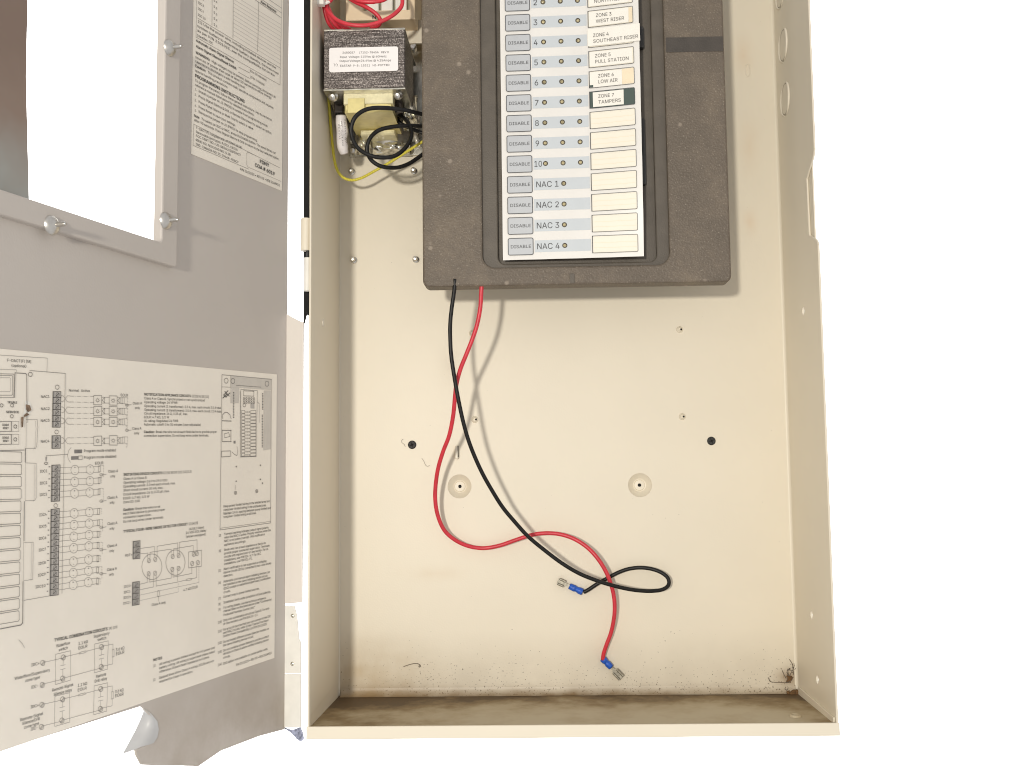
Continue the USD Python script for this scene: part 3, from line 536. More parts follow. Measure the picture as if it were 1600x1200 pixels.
# terminal strips: shaded cells with screw heads
def strip(x0, y0, x1, y1, n, dx=0, sl=0.0):
    for k in range(n):
        ya, yb = y0 + (y1 - y0) * k / n, y0 + (y1 - y0) * (k + 1) / n; xa, xb = x0 + dx * k / n, x1 + dx * k / n
        P.area([(xa, ya), (xb, ya - sl * (xb - xa)), (xb, yb - sl * (xb - xa)), (xa, yb)], P.fill)
        P.l([(xa, ya), (xb, ya - sl * (xb - xa)), (xb, yb - sl * (xb - xa)), (xa, yb)], .9, True, to=P.ink)
        cx, cy = (xa + xb) / 2 + 1, (ya + yb) / 2 - sl * (xb - xa) / 2
        P.c(cx, cy, 2.6, 3.1, .7, 12); P.l([(cx - 3, cy + 3), (cx + 2, cy - 2)], .9, to=P.ink); P.l([(xa + 1.5, ya + 1), (xa + 1.5, yb - 1)], .8)
strip(81.3, 612, 93.8, 667.5, 6, -1.2); strip(79.7, 681, 93, 700.6, 2, -.2, .02); strip(79.4, 727, 92.5, 783.5, 6, -1, .05); strip(78.2, 796, 91.2, 931, 14, -1.8, .12)
strip(206.5, 846, 217.5, 873.5, 3, -.3, .11); strip(205.5, 910, 216.5, 946, 4, -.5, .14)
P.l([(-30, 575.5), (10, 577.5), (24, 578), (24, 581)]); P.l([(45, 579), (100.6, 583.5), (99.4, 660), (97.5, 790), (95.3, 927)], .8); P.l([(36, 938), (76, 931)], .7)
P.c(88, 605, 3, 3.4, .8, 12); P.c(87, 675, 2.8, 3.2, .8, 12); P.c(85.5, 790, 2.8, 3.2, .8, 12); P.c(46, 585, 3, 3.4, .9, 12)
# notification circuits
for y, sl in ((624.5, .02), (642, .008), (659.2, 0), (690, -.03)):
    y1_, y2_ = y - 5.6, y + 3.6
    P.l([(94, y - 6), (97, y - 6), (104, y + 3.5), (108, y + 3.8)]); P.l([(94, y + 3), (97, y + 3), (104, y - 6), (108, y - 5.8)])
    for yy in (y1_, y2_): P.l([(108, yy), (145, yy + sl * 37)], .55, dash=(9, 2.5, 1.2, 2.5))
    for bx in (145.2, 169.4):
        by = y + sl * (bx - 108)
        P.l([(bx, by - 7.2), (bx + 12.2, by - 7.2 + sl * 12), (bx + 12.2, by + 7.4), (bx, by + 7.2)], .8, True)
        P.c(bx + 6, by + .3, 2, 2.3, .6, 10)
        for q in range(8): P.l([(bx + 6 + 2.2 * math.cos(q * .785), by + .3 + 2.5 * math.sin(q * .785)), (bx + 6 + 3.3 * math.cos(q * .785), by + .3 + 3.8 * math.sin(q * .785))], .5)
        P.l([(bx + 13, by), (bx + 17, by - 4), (bx + 17, by + 4.4)], .7, True)
        for o_ in (-4.4, 4.6): P.l([(bx + 12.4, by + o_), (bx + 24.4 if bx < 160 else bx + 21, by + o_)])
    by = y + sl * 84; P.l([(189.5, by - 4.6), (193, by - 4.6), (193, by + 4.8), (189.5, by + 4.8)], .6, True); P.l([(193, by - 4.8), (197.8, by - 4.8), (197.8, by + 10)], .6, dash=(3, 1.5)); P.l([(194, by + 5), (196, by + 5), (196, by + 12)], .6, dash=(3, 1.5))
for y in (632.5, 672): P.l([(196.5, y + .4), (204, y)], .6); P.c(197, y + .4, 2.4, 1.8, .6, 10)
# initiating circuits
ids = [734.4, 752.9, 770.9, 802.2, 820.4, 838.7, 856.6, 877.5, 895.6, 913.7]
for k, y in enumerate(ids):
    f_ = (y - 734) / 180; xa, xb = 115.6 - 2.8 * f_, 139.4 - 2.9 * f_; sl = .03 + .14 * f_; yb = y - sl * (xb - xa)
    P.c(xa, y, 6.3, 7.6); P.c(xb, yb, 6.2, 7.4)
    for o_ in (-4.4, 4.6):
        P.l([(92 - 1.6 * f_, y + o_ + sl * (xa - 92)), (xa - 5.2, y + o_ + sl * 5)]); P.l([(xa + 5.2, y + o_ - sl * 5), (xb - 5, yb + o_ + sl * 5)]); P.l([(xb + 5, yb + o_ - sl * 5), (xb + 15, yb + o_ - sl * 15)])
    for cx, cy in ((xa, y), (xb, yb)): P.l([(cx - .7, cy - 4), (cx + .7, cy - 4)], .8); P.l([(cx, cy - 4.8), (cx, cy - 3.2)], .7); P.l([(cx - .7, cy + 4), (cx + .7, cy + 4)], .6)
    P.l([(xb + 13, yb - 5.5), (xb + 16, yb - 5.9), (xb + 16, yb + 3.4), (xb + 13, yb + 3.8)], .7, True)
    P.l([(xb + 16, yb - 6), (xb + 21, yb - 6.7), (xb + 21, yb + 12)] if k not in (1, 3, 5, 7, 9) else [(xb + 16, yb - 6), (xb + 18.5, yb - 6.4), (xb + 18.5, yb + 3)], .55, dash=(2.6, 1.4))
    P.t('IDC%d' % (k + 1), 61 - 3.2 * f_ - (4 if k == 9 else 0), y + 4.2 + 1.5 * f_, 72.4 - 3 * f_, y + 3.4 - .2 * f_, 4.2)
    for o_, w in ((-5, 1.6), (6, 1.2)): P.l([(75 - 3 * f_, y + o_ + 4 * f_), (75 - 3 * f_ + w, y + o_ + 4 * f_)], 1.1, to=P.ink)
for y in (742, 783, 824, 859, 896.5): P.l([(156, y + .4), (164.5, y - .8)], .6); P.c(157, y, 2.6, 2, .6, 10)
# program mode key
P.area([(115, 702.6), (127, 702.4), (127, 708), (115, 708.4)], P.bold); P.area([(110, 713), (121, 712.6), (121, 718), (110, 718.6)], P.bold); P.l([(121, 712.6), (127, 712.3), (127, 717.8), (121, 718.2)], .8, True)
P.c(122, 705.4, 2, 1.3, .6, 10)
P.l([(109.5, 699.4), (106, 704), (104.2, 710.5), (105, 717), (108.5, 722.5)], .6); P.l([(103.8, 710), (71, 712), (71, 717)], .7); P.area([(70, 714), (71.6, 714), (71.4, 720.5), (70.2, 720.5)], P.bold); P.c(70.5, 724, 2.4, 2, .9, 10)
# board drawing on the left
P.l([(40.8, 660), (40.6, 626), (40.4, 586), (38.8, 583.8), (22, 582.6), (21.4, 610), (21, 621)], 1.2); P.l([(-30, 553), (72.3, 559.6), (71.8, 581.5)], .6)
for k, (x, y0, y1) in enumerate(((20.5, 584.5, 621.3), (18.4, 587, 617.5), (15, 590.5, 612))): P.l([(-40, y0 - 1.4), (x - 1, y0), (x, y0 + 1.2), (x - .4, y1 - 1), (x - 1.4, y1), (-40, y1 + .2)], .8 if k < 2 else .5)
for x, y in ((17.5, 633.5), (17, 650.5), (1, 633.5)): P.c(x, y, 2.4, 2.6, .9, 12)
for (x0, y0, x1, y1) in ((0, 628, 25, 631), (8, 641, 28, 646)): P.t("TROUBLE" if y0 < 640 else "SERVICE", x0 + 10 if x0 == 0 else x0, y1 - .6, x1, y1 - .4, 3.4, True)
for y in (658.5, 678.6): P.l([(-40, y), (16.3, y + .2), (16.2, y + 15.5), (-40, y + 16.2)], 1.0); P.l([(17, y), (28, y), (28, y + 15.5), (17, y + 15.6)], .5, True); P.c(22.5, y + 8, 2.3, 2.7, 1, 12); P.t("DISABLE", 2, y + 7, 12.5, y + 7, 3.2, True); P.t("RESET", 3, y + 12, 12, y + 12, 3.2, True)
P.l([(-40, 704.8), (36, 703.2)], 1.1)
for k in range(14):
    x, y = 32.6 - .33 * k, 706.4 + 19.05 * k; a, b = d_(x, y), d_(x, y + 16.2); w_ = px1(x, y)
    line(P.grey, DP, [(a[0] - .06, a[1]), (a[0] - .0006, a[1]), (a[0], a[1] - .0006), (b[0], b[1] + .0006), (b[0] - .0006, b[1]), (a[0] - .06, b[1])], .85 * w_, H2)
P.l([(39.6, 660), (39, 700)], .5); P.l([(38.3, 701), (38.3, 722)], 1.5); P.l([(38.3, 722), (37.8, 783)], .5); P.l([(36.6, 784), (36, 845)], 1.4); P.l([(35.6, 847), (34.8, 908)], .5); P.l([(34.6, 909), (34, 973), (31, 976.5), (-40, 990)], 1.5)
for pts in ([(39.5, 655.5), (57, 656), (57.8, 668), (56, 697), (54, 700.4), (39, 700.8)], [(39.6, 723.4), (55, 723.8), (55, 778), (53, 781.6), (38.4, 782.6)], [(36.2, 848), (50.4, 847), (49.8, 905), (36, 907.5)]): P.l(pts, .6); P.l([(x - 3, y + 2) for x, y in pts[1:-1]], .4)
P.l([(28, 1000), (33.5, 1006), (36.8, 1012)], 1.0, to=P.fill)
# smoke detector circuit
z = lambda x, y: (180 + x / 10, 830 + y / 10)
P.c(*z(560, 555), 15.7, 20, .7, 34); P.c(*z(928, 490), 15, 19.8, .7, 34); P.l([z(*q) for q in ((1135, 325), (1335, 295), (1335, 545), (1135, 575))], .7, True)
for pts in ([(375, 270), (600, 240), (600, 400)], [(375, 355), (495, 340), (495, 420)], [(530, 420), (530, 330), (860, 280), (860, 340)], [(640, 400), (640, 235), (965, 182), (965, 340)], [(990, 340), (990, 172), (1265, 135), (1265, 310)], [(900, 360), (900, 275), (1205, 225), (1205, 320)], [(365, 830), (490, 800), (490, 700)], [(370, 915), (585, 870), (585, 690)],
            [(525, 690), (525, 795), (865, 730), (865, 620)], [(625, 690), (625, 858), (960, 795), (960, 620)], [(890, 620), (890, 718), (1185, 660), (1185, 540)], [(975, 790), (1100, 762)], [(1180, 745), (1260, 725), (1260, 530)]): P.l([z(*q) for q in pts], .6)
for pts in ([(365, 1000), (660, 935), (1295, 800), (1295, 540)], [(365, 1085), (660, 1020), (970, 950), (970, 800)]): P.l([z(*q) for q in pts], .6, dash=(2.6, 1.3))
P.l([z(*q) for q in ((1100, 750), (1180, 735), (1180, 758), (1100, 775))], .6, True); P.c(*z(662, 975), 2.2, 5, .6, 14); P.l([z(662, 1025), z(662, 1090)], .6)
for x, y in ((513, 460), (613, 440), (510, 665), (610, 655), (885, 395), (977, 380), (880, 595), (977, 580), (1190, 505), (1280, 490), (1215, 360), (1262, 350)): P.c(*z(x, y), 2.5, 3.4, .7, 12); P.l([z(x - 15, y + 18), z(x + 15, y - 18)], .7)
for k, s_ in enumerate(("IDC1+", "IDC1-", "IDC2+", "IDC2-")): P.t(s_, 192 - .3 * k, 919 + 8.6 * k, 204 - .4 * k, 916.3 + 8.8 * k, 3.8)
# cabinet drawing at the right
pale = MB()
P.area([(359.5, 587.2), (422.7, 592.9), (422.4, 609.5), (359.5, 605)], pale); P.area([(411.5, 610), (422.3, 610.2), (422, 702), (410.6, 703.6)], pale); P.area([(359.5, 605.2), (373, 606), (372, 630), (359, 630)], pale)
P.l([(345.6, 585.6), (423, 592.6), (422.3, 703), (421.8, 817), (342.5, 828), (344.2, 700)], .8, True); P.l([(343, 825.4), (421.8, 814.6)], .5); P.l([(359.5, 587), (359, 604.5)], .4); P.l([(345.3, 604.6), (359.4, 605)], .5)
for x, y in ((352.2, 594.8), (362.6, 595.4), (416, 599.6)): P.c(x, y, 3, 4, .8, 14)
P.l([(368, 602), (406.5, 605)], .8); P.l([(375.4, 713.5), (375, 608.6), (401, 610.4), (399, 713)], .7); P.l([(374.6, 713.8), (398.8, 713)], 1.2); P.l([(379.4, 610.6), (395.5, 611.4), (395.4, 619), (379.2, 618.6)], .8, True)
for r_ in range(3):
    for c_ in range(5): P.c(380 + 3.9 * c_, 622.3 + 3.4 * r_ + .05 * c_, 1.2, 1.3, .7, 8)
P.c(380.6, 633.2, 2.2, 2.6, .7, 12); P.area([(390.5, 630), (396.5, 630), (396.5, 638.5), (390.5, 638)], P.fill)
for k in range(14):
    y = 641.6 + 5.15 * k
    for x0, x1 in ((376.6, 381.2), (390.4, 398.6)): P.l([(x0, y), (x1, y - .1 - .03 * k), (x1, y + 4.2 - .03 * k), (x0, y + 4.3)], .6, True)
    for x in (383.2, 386, 388.6): P.c(x, y + 2.2, .8, .9, .5, 7)
for x, y0, y1, n_ in ((364, 612.5, 654, 17), (409.4, 614.5, 641, 11), (409, 648, 700, 21)):
    for k in range(n_): yy = y0 + (y1 - y0) * k / n_; P.area([(x - 1, yy), (x + 1, yy), (x + 1, yy + 1.5), (x - 1, yy + 1.5)], P.bold)
P.l([(374.5, 612), (374.2, 712)], .7); P.l([(400.8, 612), (400.8, 628), (404, 631), (404, 660)], .6)
for x, y in ((352, 613.5), (355, 617), (350, 619)): P.l([(x - 3, y + 3), (x + 3, y - 3)], 1.2, to=P.ink); P.l([(x - 2, y - 2), (x + 2, y + 2)], 1, to=P.ink)
P.l([(346.4, 654), (346.8, 648), (350, 644.5), (354, 644.5), (358, 648), (359.8, 654)], .9); P.l([(346, 657.4), (360, 658)], 1.3); P.l([(346, 672.4), (360, 672.6)], 1.1); P.l([(346, 690), (360, 690)], 1.1); P.l([(346, 672), (346, 690)], .9); P.l([(359.6, 672), (359.6, 690)], .9); P.l([(349, 678), (356, 676), (358, 682), (350, 684)], .7, True)
P.l([(345, 705), (359, 704.5), (358.8, 713), (345, 714)], .9, True); P.l([(361, 706), (365, 710), (369, 712), (370.5, 706), (369, 698)], .7); P.area([(364, 689), (367, 688.6), (367, 693), (364, 693)], P.bold)
for x, y in ((368, 729), (367.8, 752), (405.6, 727), (405.6, 749), (409, 755)): P.c(x, y, .7, .8, .8, 7)
for x, y in ((366.8, 770), (400, 767.5)): P.c(x, y, 2, 2.6, .7, 12); P.c(x, y, .9, 1.1, .7, 7)
P.l([(366.4, 758), (366.4, 765)], .7)
# torn spot on the sheet
tear = MB(); P.area([(38, 627), (42, 626), (46.5, 629), (48, 640), (46, 645), (43, 651), (38.4, 653), (34, 650), (36, 641)], tear)
tear2 = MB(); flat(tear2, DP, [d_(*q) for q in ((38.5, 632), (45, 633.5), (47, 641), (42, 644), (39, 640))], H2 + .0002); flat(tear2, DP, [d_(*q) for q in ((31, 652), (35, 651), (34, 667), (31.6, 668))], H2 + .0002); flat(tear2, DP, [d_(*q) for q in ((40, 645), (44, 648), (36, 652), (35, 649))], H2 + .0002)
obj(s1, 'printed_text', P.ink, ink, False, kind='stuff'); obj(s1, 'printed_diagram', P.grey, grey_ink, False, kind='stuff'); obj(s1, 'printed_block', P.bold, grey_ink, False, kind='stuff'); obj(s1, 'printed_shade', P.fill, plain('mid_grey_ink', (.50, .47, .43), .6), False, kind='stuff')
obj(s1, 'shaded_area', pale, pale_ink, False, kind='stuff'); obj(s1, 'torn_patch', tear, white_card, False); obj(s1, 'torn_patch', tear2, plain('torn_brown', (.22, .15, .10), .9, var=.4, scale=300), False)

Q = Print()
a0, a1 = d_(297, 240), d_(440, 298.5)
tu0 = (d_(303, 0)[0] + a0[0]) / 2; tu1 = (d_(441.5, 0)[0] + a1[0]) / 2
mb = MB(); plate(mb, DP, [(tu0, a0[1]), (tu1, a1[1]), (tu1, .74), (tu0, .74)], .0001, H0); s2 = obj(door, 'instruction_sheet', mb, paper, False, label='tall cream programming instruction sheet')
z = lambda x, y: (290 + x / 10, y / 10)
for t_, x0, y0, x1, y1, *b in [("[1] Use the power wire, including installed devices and the", 180, 348, 1400, 1080), ("system battery to determine battery standby. Devices must", 170, 418, 1440, 1172), ("as per P/N 3101023, see the compatibility list on the", 170, 488, 1380, 1200), ("Identifier: IDC", 170, 568, 415, 700),
        ("Automatic Alarm Signal Silence:", 150, 648, 745, 990, 1), ("Alarm Signal Silence/Reset Inhibit:", 150, 738, 785, 1094, 1), ("(0 to 30 minutes)", 990, 1120, 1250, 1272), ("(0 to 1 minute)", 1000, 1215, 1220, 1345), ("WARNING:", 145, 835, 370, 958, 1), ("High voltages may be present. Before servicing, disconnect all", 395, 972, 1395, 1537),
        ("sources of power then wait at least 30 seconds to allow energy", 140, 905, 1330, 1550), ("capacitors to discharge to a safe handling level.", 140, 970, 920, 1392), ("Caution:", 135, 1042, 305, 1130, 1), ("This product contains static sensitive components and requires", 335, 1145, 1360, 1705), ("special handling precautions.", 135, 1115, 650, 1382),
        ("PROGRAMMING INSTRUCTIONS", 135, 1202, 910, 1612, 2), ("To program the panel, follow these general instructions. See the technical", 135, 1270, 1335, 1895), ("reference manual listed above for detailed instructions.", 135, 1340, 1060, 1815), ("1.", 135, 1410, 160, 1422), ("Install a jumper on J2 (PROG) to enable front programming mode.", 190, 1440, 1275, 1993), ("2.", 130, 1492, 155, 1505), ("Press Signal Silence & Drill or Remote Disconnect to select an option.", 190, 1520, 1335, 2102),
        ("3.", 130, 1580, 155, 1592), ("Press Panel Silence or Walk Test to select a value.", 190, 1606, 1050, 2034), ("4.", 130, 1662, 155, 1674), ("Press Reset to save your settings.", 190, 1685, 770, 1978), ("5.", 130, 1740, 155, 1752), ("Remove the jumper on J2 (PROG) to stop programming.", 190, 1762, 1110, 2217), ("Note:", 120, 1822, 205, 1862, 1), ("To select an IDC or NAC, press its Disable button. The panel times out", 235, 1875, 1395, 2412), ("after 90 seconds. Press Signal Silence & Drill to return to the last selected option.", 120, 1890, 1450, 2506),
        ("F-DACT(F) complies with AT/CP# F68.0B", 150, 2012, 865, 2328), ("Removable jack types: RJ31X, CA31A", 150, 2076, 800, 2362), ("FCC CERT NO.: US: GESAL01BFDACT", 150, 2138, 850, 2444), ("RING EQ. NO/LOAD NO: 0.1B", 145, 2202, 690, 2438), ("IND. CANADA NO: IC: 3944A-FDACT", 145, 2268, 815, 2556), ("FDNY", 1145, 2545, 1295, 2612, 3), ("COA # 6019", 1070, 2600, 1380, 2747, 3), ("P/N 3101023 • REV 05 • REB 20JAN12", 840, 2660, 1460, 2915),
        ("IDC 7", 190, -30, 275, 25), ("IDC 8", 185, 55, 272, 115), ("IDC 9", 185, 150, 270, 208), ("IDC 10", 182, 245, 300, 320), ("5 s", 425, 20, 480, 52), ("5 s", 425, 118, 480, 150), ("5 s", 425, 210, 480, 245), ("5 s", 425, 300, 480, 335), ("5 s", 425, 395, 480, 430), ("Alarm Response", 1160, 40, 1405, 205, 1)]:
    k = b[0] if b else 0
    Q.t(t_, *z(x0, y0), *z(x1, y1), cap={0: 3.7, 1: 3.9, 2: 4.8, 3: 5.4}[k], bold=k > 0)
for pts, w in (([(165, -900), (160, 250), (150, 580), (1465, 1330), (1485, 300), (1490, -50)], .6), ([(180, 285), (1475, 1070)], .6), ([(405, -400), (400, 395)], .6), ([(735, -200), (728, 590)], .7), ([(1130, 30), (1115, 810)], .7), ([(1075, 0), (1487, 280)], .7), ([(1290, -5), (1490, 130)], .6), ([(1180, -5), (1490, 205)], .6), ([(820, 1050), (990, 1142)], .6), ([(815, 1130), (990, 1228)], .6), ([(115, 1940), (1462, 2625)], .55), ([(118, 1942), (105, 2272), (970, 2642)], .6), ([(945, 2560), (940, 2400), (965, 2380), (1100, 2440)], .45), ([(940, 2560), (960, 2610), (1480, 2835)], .4)): Q.l([z(*p) for p in pts], w)
for k in range(14): Q.l([z(735, -260 + 62 * k), z(1120, -20 + 62 * k), z(1478, 200 + 62 * k)], .3) if -20 + 62 * k > 150 else None
obj(s2, 'printed_text', Q.ink, ink, False, kind='stuff'); obj(s2, 'printed_lines', Q.grey, grey_ink, False, kind='stuff')

# ------------------------------------------------------------------ control panel: dusty cover with keypad
panel = thing('control_panel', 'dusty dark brown plastic circuit cover holding the white zone keypad', 'control panel')
CV = Plane([0, 0, 0], [1, 0, 0], [0, 0, 1]); CH = .09
def cv(x, y, h=CH): return hit(x, y, h)[[0, 2]]
x0 = (cv(656.4, 0)[0] + cv(662.7, 454)[0]) / 2; x1 = (cv(1129.5, 0)[0] + cv(1143, 438)[0]) / 2; zbot = (cv(662, 451)[1] + cv(1142, 437)[1]) / 2
rx0 = cv(752, 200)[0]; rx1 = cv(1041, 200)[0]; rz = cv(760, 418)[1]
ix0 = cv(776, 200)[0]; ix1 = cv(1022, 200)[0]; iz = cv(900, 409)[1]
mb = MB(); plate(mb, CV, rr(x0, zbot, x1, HT - .02, .0052, 9), CH - .017, CH, .0016, holes=[rr(rx0, rz, rx1, HT - .035, .010)]); obj(panel, 'cover', mb, cover_m, 40)
mb = MB(); plate(mb, CV, rr(rx0 - .002, rz - .002, rx1 + .002, HT - .03, .010), CH - .012, CH - .0045, .001, holes=[rr(ix0, iz, ix1, HT - .045, .006)]); obj(panel, 'recess_step', mb, groove_m, 40)
mb = MB(); plate(mb, CV, rr(ix0 - .003, iz - .003, ix1 + .003, HT - .04, .004), CH - .017, CH - .009); obj(panel, 'recess_floor', mb, groove_m, False)
mb = MB(); q0_, q1_ = cv(1038.5, 60), cv(1131, 83); plate(mb, CV, rr(rx1 + .0016, cv(1085, 81)[1], x1 - .001, cv(1085, 58)[1]), CH + .0001, CH + .0004); obj(panel, 'smooth_band', mb, plain('band_plastic', (.060, .050, .041), .5, var=.2, scale=60, bump=.4, bscale=900), False)
mb = MB(); c = cv(894, 435); plate(mb, CV, rr(c[0] - .002, c[1] - .004, c[0] + .002, c[1] + .004, .0008), CH + .0001, CH + .0007, .0003); obj(panel, 'latch_mark', mb, groove_m, False)
for (xa, ya, xb, yb) in ((1000, 40, 1006.5, 73), (1001.5, 184, 1010, 287)):
    a, b = cv(xa, ya, .088), cv(xb, yb, .088); mb = MB(); plate(mb, CV, rr(a[0] - .003, b[1], b[0], a[1], .0008), .079, .087, .0006); obj(panel, 'side_tab', mb, black_plastic, False)
# keypad sheet
def grid(mb, pl, u0, u1, v0, v1, h0, h1, nu=24, nv=30):
    us, vs = np.linspace(u0, u1, nu + 1), np.linspace(v0, v1, nv + 1); uv = np.stack(np.meshgrid(us, vs), -1).reshape(-1, 2); n = nu + 1
    f = [[j * n + i, j * n + i + 1, (j + 1) * n + i + 1, (j + 1) * n + i] for j in range(nv) for i in range(nu)]
    mb.add(pl.pt(uv, h1), f); mb.add(pl.pt(uv, h0), np.array(f)[:, ::-1])
    e = np.concatenate([np.arange(n), np.arange(1, nv + 1) * n + nu, (nv * n + np.arange(nu))[::-1], (np.arange(1, nv) * n)[::-1]])
    a, b = pl.pt(uv[e], h0), pl.pt(uv[e], h1); k = len(e); i = np.arange(k); mb.add(np.vstack([a, b]), np.stack([i, (i + 1) % k, (i + 1) % k + k, i + k], 1)); return mb
VB = -.2215
mb = MB(); grid(mb, MP, 0, .1149, VB, .06, -.0008, 0)
kp = obj(panel, 'keypad', mb, key_white, 40)
mb = MB(); box(mb, MP.pt((0, 0), 0)[0][0] + .0006, MP.pt((.112, 0), 0)[0][0], -.0866, -.0765, MP.pt((0, VB), 0)[0][2] + .0045, HT - .05, .0004); obj(panel, 'keypad_frame', mb, key_white, False)
def vrow(r): return -.0207 - .01727 * (r - 3)
def ring(mb, pl, r_, w, h):
    r_ = ccw(r_); flat(mb, pl, r_, h, holes=[offset(r_, w)[::-1]]); return mb
def dense(ringpts, n=6):
    r_ = np.asarray(ringpts); out = []
    for a, b in zip(r_, np.roll(r_, -1, 0)):
        k = max(1, int(np.linalg.norm(b - a) / .003))
        out += [a + (b - a) * t / k for t in range(k)]
    return np.array(out)
names = {2: ("ZONE 2", "NORTH RISER"), 3: ("ZONE 3", "WEST RISER"), 4: ("ZONE 4", "SOUTHEAST RISER"), 5: ("ZONE 5", "PULL STATION"), 6: ("ZONE 6", "LOW AIR"), 7: ("ZONE 7", "TAMPERS")}
def cells(mb, u0, u1, v0, v1, h):
    n = max(2, int((u1 - u0) / .0025)); us = np.linspace(u0, u1, n + 1)
    for k in range(n): mb.add(MP.pt([(us[k], v0), (us[k + 1], v0), (us[k + 1], v1), (us[k], v1)], h), [[0, 1, 2, 3]])
    return mb
def card(mb, u0, u1, v0, v1, h0, h1): return grid(mb, MP, u0, u1, v0, v1, h0, h1, max(3, int((u1 - u0) / .002)), 3)
for r in range(1, 15):
    v = vrow(r); name = str(r) if r <= 10 else 'NAC %d' % (r - 10)
    mb = cells(MB(), .0262, .0722, v - .0049, v + .0049, .00012); obj(kp, 'grey_band', mb, key_band, False)
    mb = MB(); plate(mb, MP, rr(.0045, v - .0069, .0249, v + .0069, .0014), 0, .0007, .0003); bt = obj(panel, 'disable_button', mb, key_button, False)
    mb = ring(MB(), MP, rr(.0042, v - .0072, .0252, v + .0072, .0016), .00055, .0009); obj(bt, 'outline', mb, key_line, False)
    mb = MB(); text(mb, MP, 'DISABLE', (.0063, v - .0013), (.0232, v - .0013), .0026, .0009); obj(bt, 'lettering', mb, key_line, False)
    ua, ub = ((.0276, .0311) if r < 10 else (.0264, .0332)) if r <= 10 else (.0277, .0465)
    mb = MB(); text(mb, MP, name, (ua, v - .0025), (ub, v - .0025), .0048, .0003); obj(kp, 'row_number', mb, key_line, False)
    for u in ((.0361, .0506, .0649) if r <= 10 else (.0508,)):
        c = MP.pt((u, v), 0)[0]; mb = MB(); lathe(mb, c, MP.N, [(.0021, .0001), (.0021, .0003), (.0014, .00035), (.0013, -.0004)], 16); p = obj(panel, 'indicator_light', mb, plain('lamp_rim', (.055, .04, .022), .5) if r == 1 and u < .04 else '/World/Looks/lamp_rim')
        mb = MB(); lathe(mb, c, MP.N, [(.0015, -.0001), (.0012, .0004), (.0006, .0007), (0, .0008)], 12); obj(p, 'lens', mb, plain('lamp_lens', (.44, .38, .22), .12, var=.5, scale=300) if r == 1 and u < .04 else '/World/Looks/lamp_lens')
    u0, u1, hh = .0735, .1100, .0069
    dark = r == 7
    mb = card(MB(), u0, u1, v - hh, v + hh, .0001, .0004); cd = obj(panel, 'zone_card', mb, green_card if dark else cream_card, 40, label=('dark green label pocket' if dark else None))
    mb = MB(); ring(mb, MP, dense(rr(u0 - .0003, v - hh - .0003, u1 + .0003, v + hh + .0003, .0012, 3)), .0004, .0009); line(mb, MP, [(u0 - .0001, v - hh), (u0 - .0001, v + hh)], .0006, .00095); obj(cd, 'pocket_outline', mb, key_line, False)
    if r >= 8:
        mb = MB()
        for o_ in (.0014, -.0028): line(mb, MP, [(u0 + .001 + (u1 - u0 - .002) * k / 12, v + o_) for k in range(13)], .00018, .00055)
        obj(cd, 'ruled_line', mb, buff_card, False)
    elif r >= 2:
        pa = {2: (u0 + .0012, u1 - .003), 3: (u0 + .0006, u1 - .0034), 4: (u0 - .0006, u1 + .0055), 5: (u0 + .0006, u1 - .0012), 6: (u0 + .0004, u1 - .0098), 7: (u0 + .0026, u1 - .0088)}[r]
        mb = card(MB(), pa[0], pa[1], v - hh + (.0008 if r != 6 else .0002), v + hh - (.0006 if r != 4 else -.0016), .0004, .0008 if r != 4 else .0016); sl = obj(cd, 'paper_strip', mb, white_card, 40)
        ta = pa[0] + {2: .0038, 3: .0056, 4: .0042, 5: .0042, 6: .0066, 7: .0042}[r]; hx_ = .0011 if r != 4 else .0019
        t1, t2 = names[r]; w1 = .0130; w2 = {2: .0265, 3: .0233, 4: .0368, 5: .0275, 6: .0160, 7: .0185}[r]
        mb = MB(); text(mb, MP, t1, (ta, v + .0012), (ta + w1, v + .0012), .0029, hx_); text(mb, MP, t2, (ta, v - .0038), (ta + w2, v - .0038), .0029, hx_); obj(cd, 'zone_lettering', mb, plain('zone_ink', (.11, .105, .10), .6) if r == 2 else '/World/Looks/zone_ink', False)
        if r == 6:
            mb = card(MB(), pa[1] + .0002, u1 - .0004, v - hh + .0008, v + hh - .0004, .0004, .0006); obj(cd, 'buff_end', mb, buff_card, 40)
            mb = card(MB(), u0 + .0003, u0 + .0030, v - hh + .0003, v - hh + .0022, .0008, .0010); obj(cd, 'green_corner', mb, green_card, 40)
        if r == 3: mb = card(MB(), pa[1] + .0002, u1 - .0004, v - hh + .0006, v + hh - .0006, .0004, .0006); obj(cd, 'buff_end', mb, buff_card, 40)

# ------------------------------------------------------------------ transformer
tr = thing('transformer', 'steel laminated transformer with white rating label and yellow coil', 'transformer')
TH = .092
def tp(x, y, h=TH): return hit(x, y, h)
a, b = tp(506, 50), tp(632.5, 137.5); ta0, ta1 = a[0], b[0]; tz1, tz0 = (tp(507, 48)[2] + tp(632, 45.5)[2]) / 2, (tp(507, 138.5)[2] + tp(632, 136.5)[2]) / 2
mb = MB(); box(mb, ta0, ta1, -TH, -.030, tz0, tz1, .0006); core = obj(tr, 'laminated_core', mb, lam_m, False)
mb = MB(); box(mb, ta0 - .0003, ta1 + .0003, -TH + .0006, -.012, tz1, tz1 + .0015, .0003); obj(tr, 'bracket_flange', mb, steel, False)
mb = MB(); box(mb, ta0 - .0003, ta1 + .0003, -TH + .0006, -.012, tz0 - .0014, tz0, .0003); obj(tr, 'bracket_flange', mb, steel, False)
TP = Plane([0, -TH, 0], [1, 0, 0], [0, 0, 1])
def tq(x, y): return tp(x, y)[[0, 2]]
la, lb = tq(514.5, 75), tq(622, 110); lc = tq(622, 73)
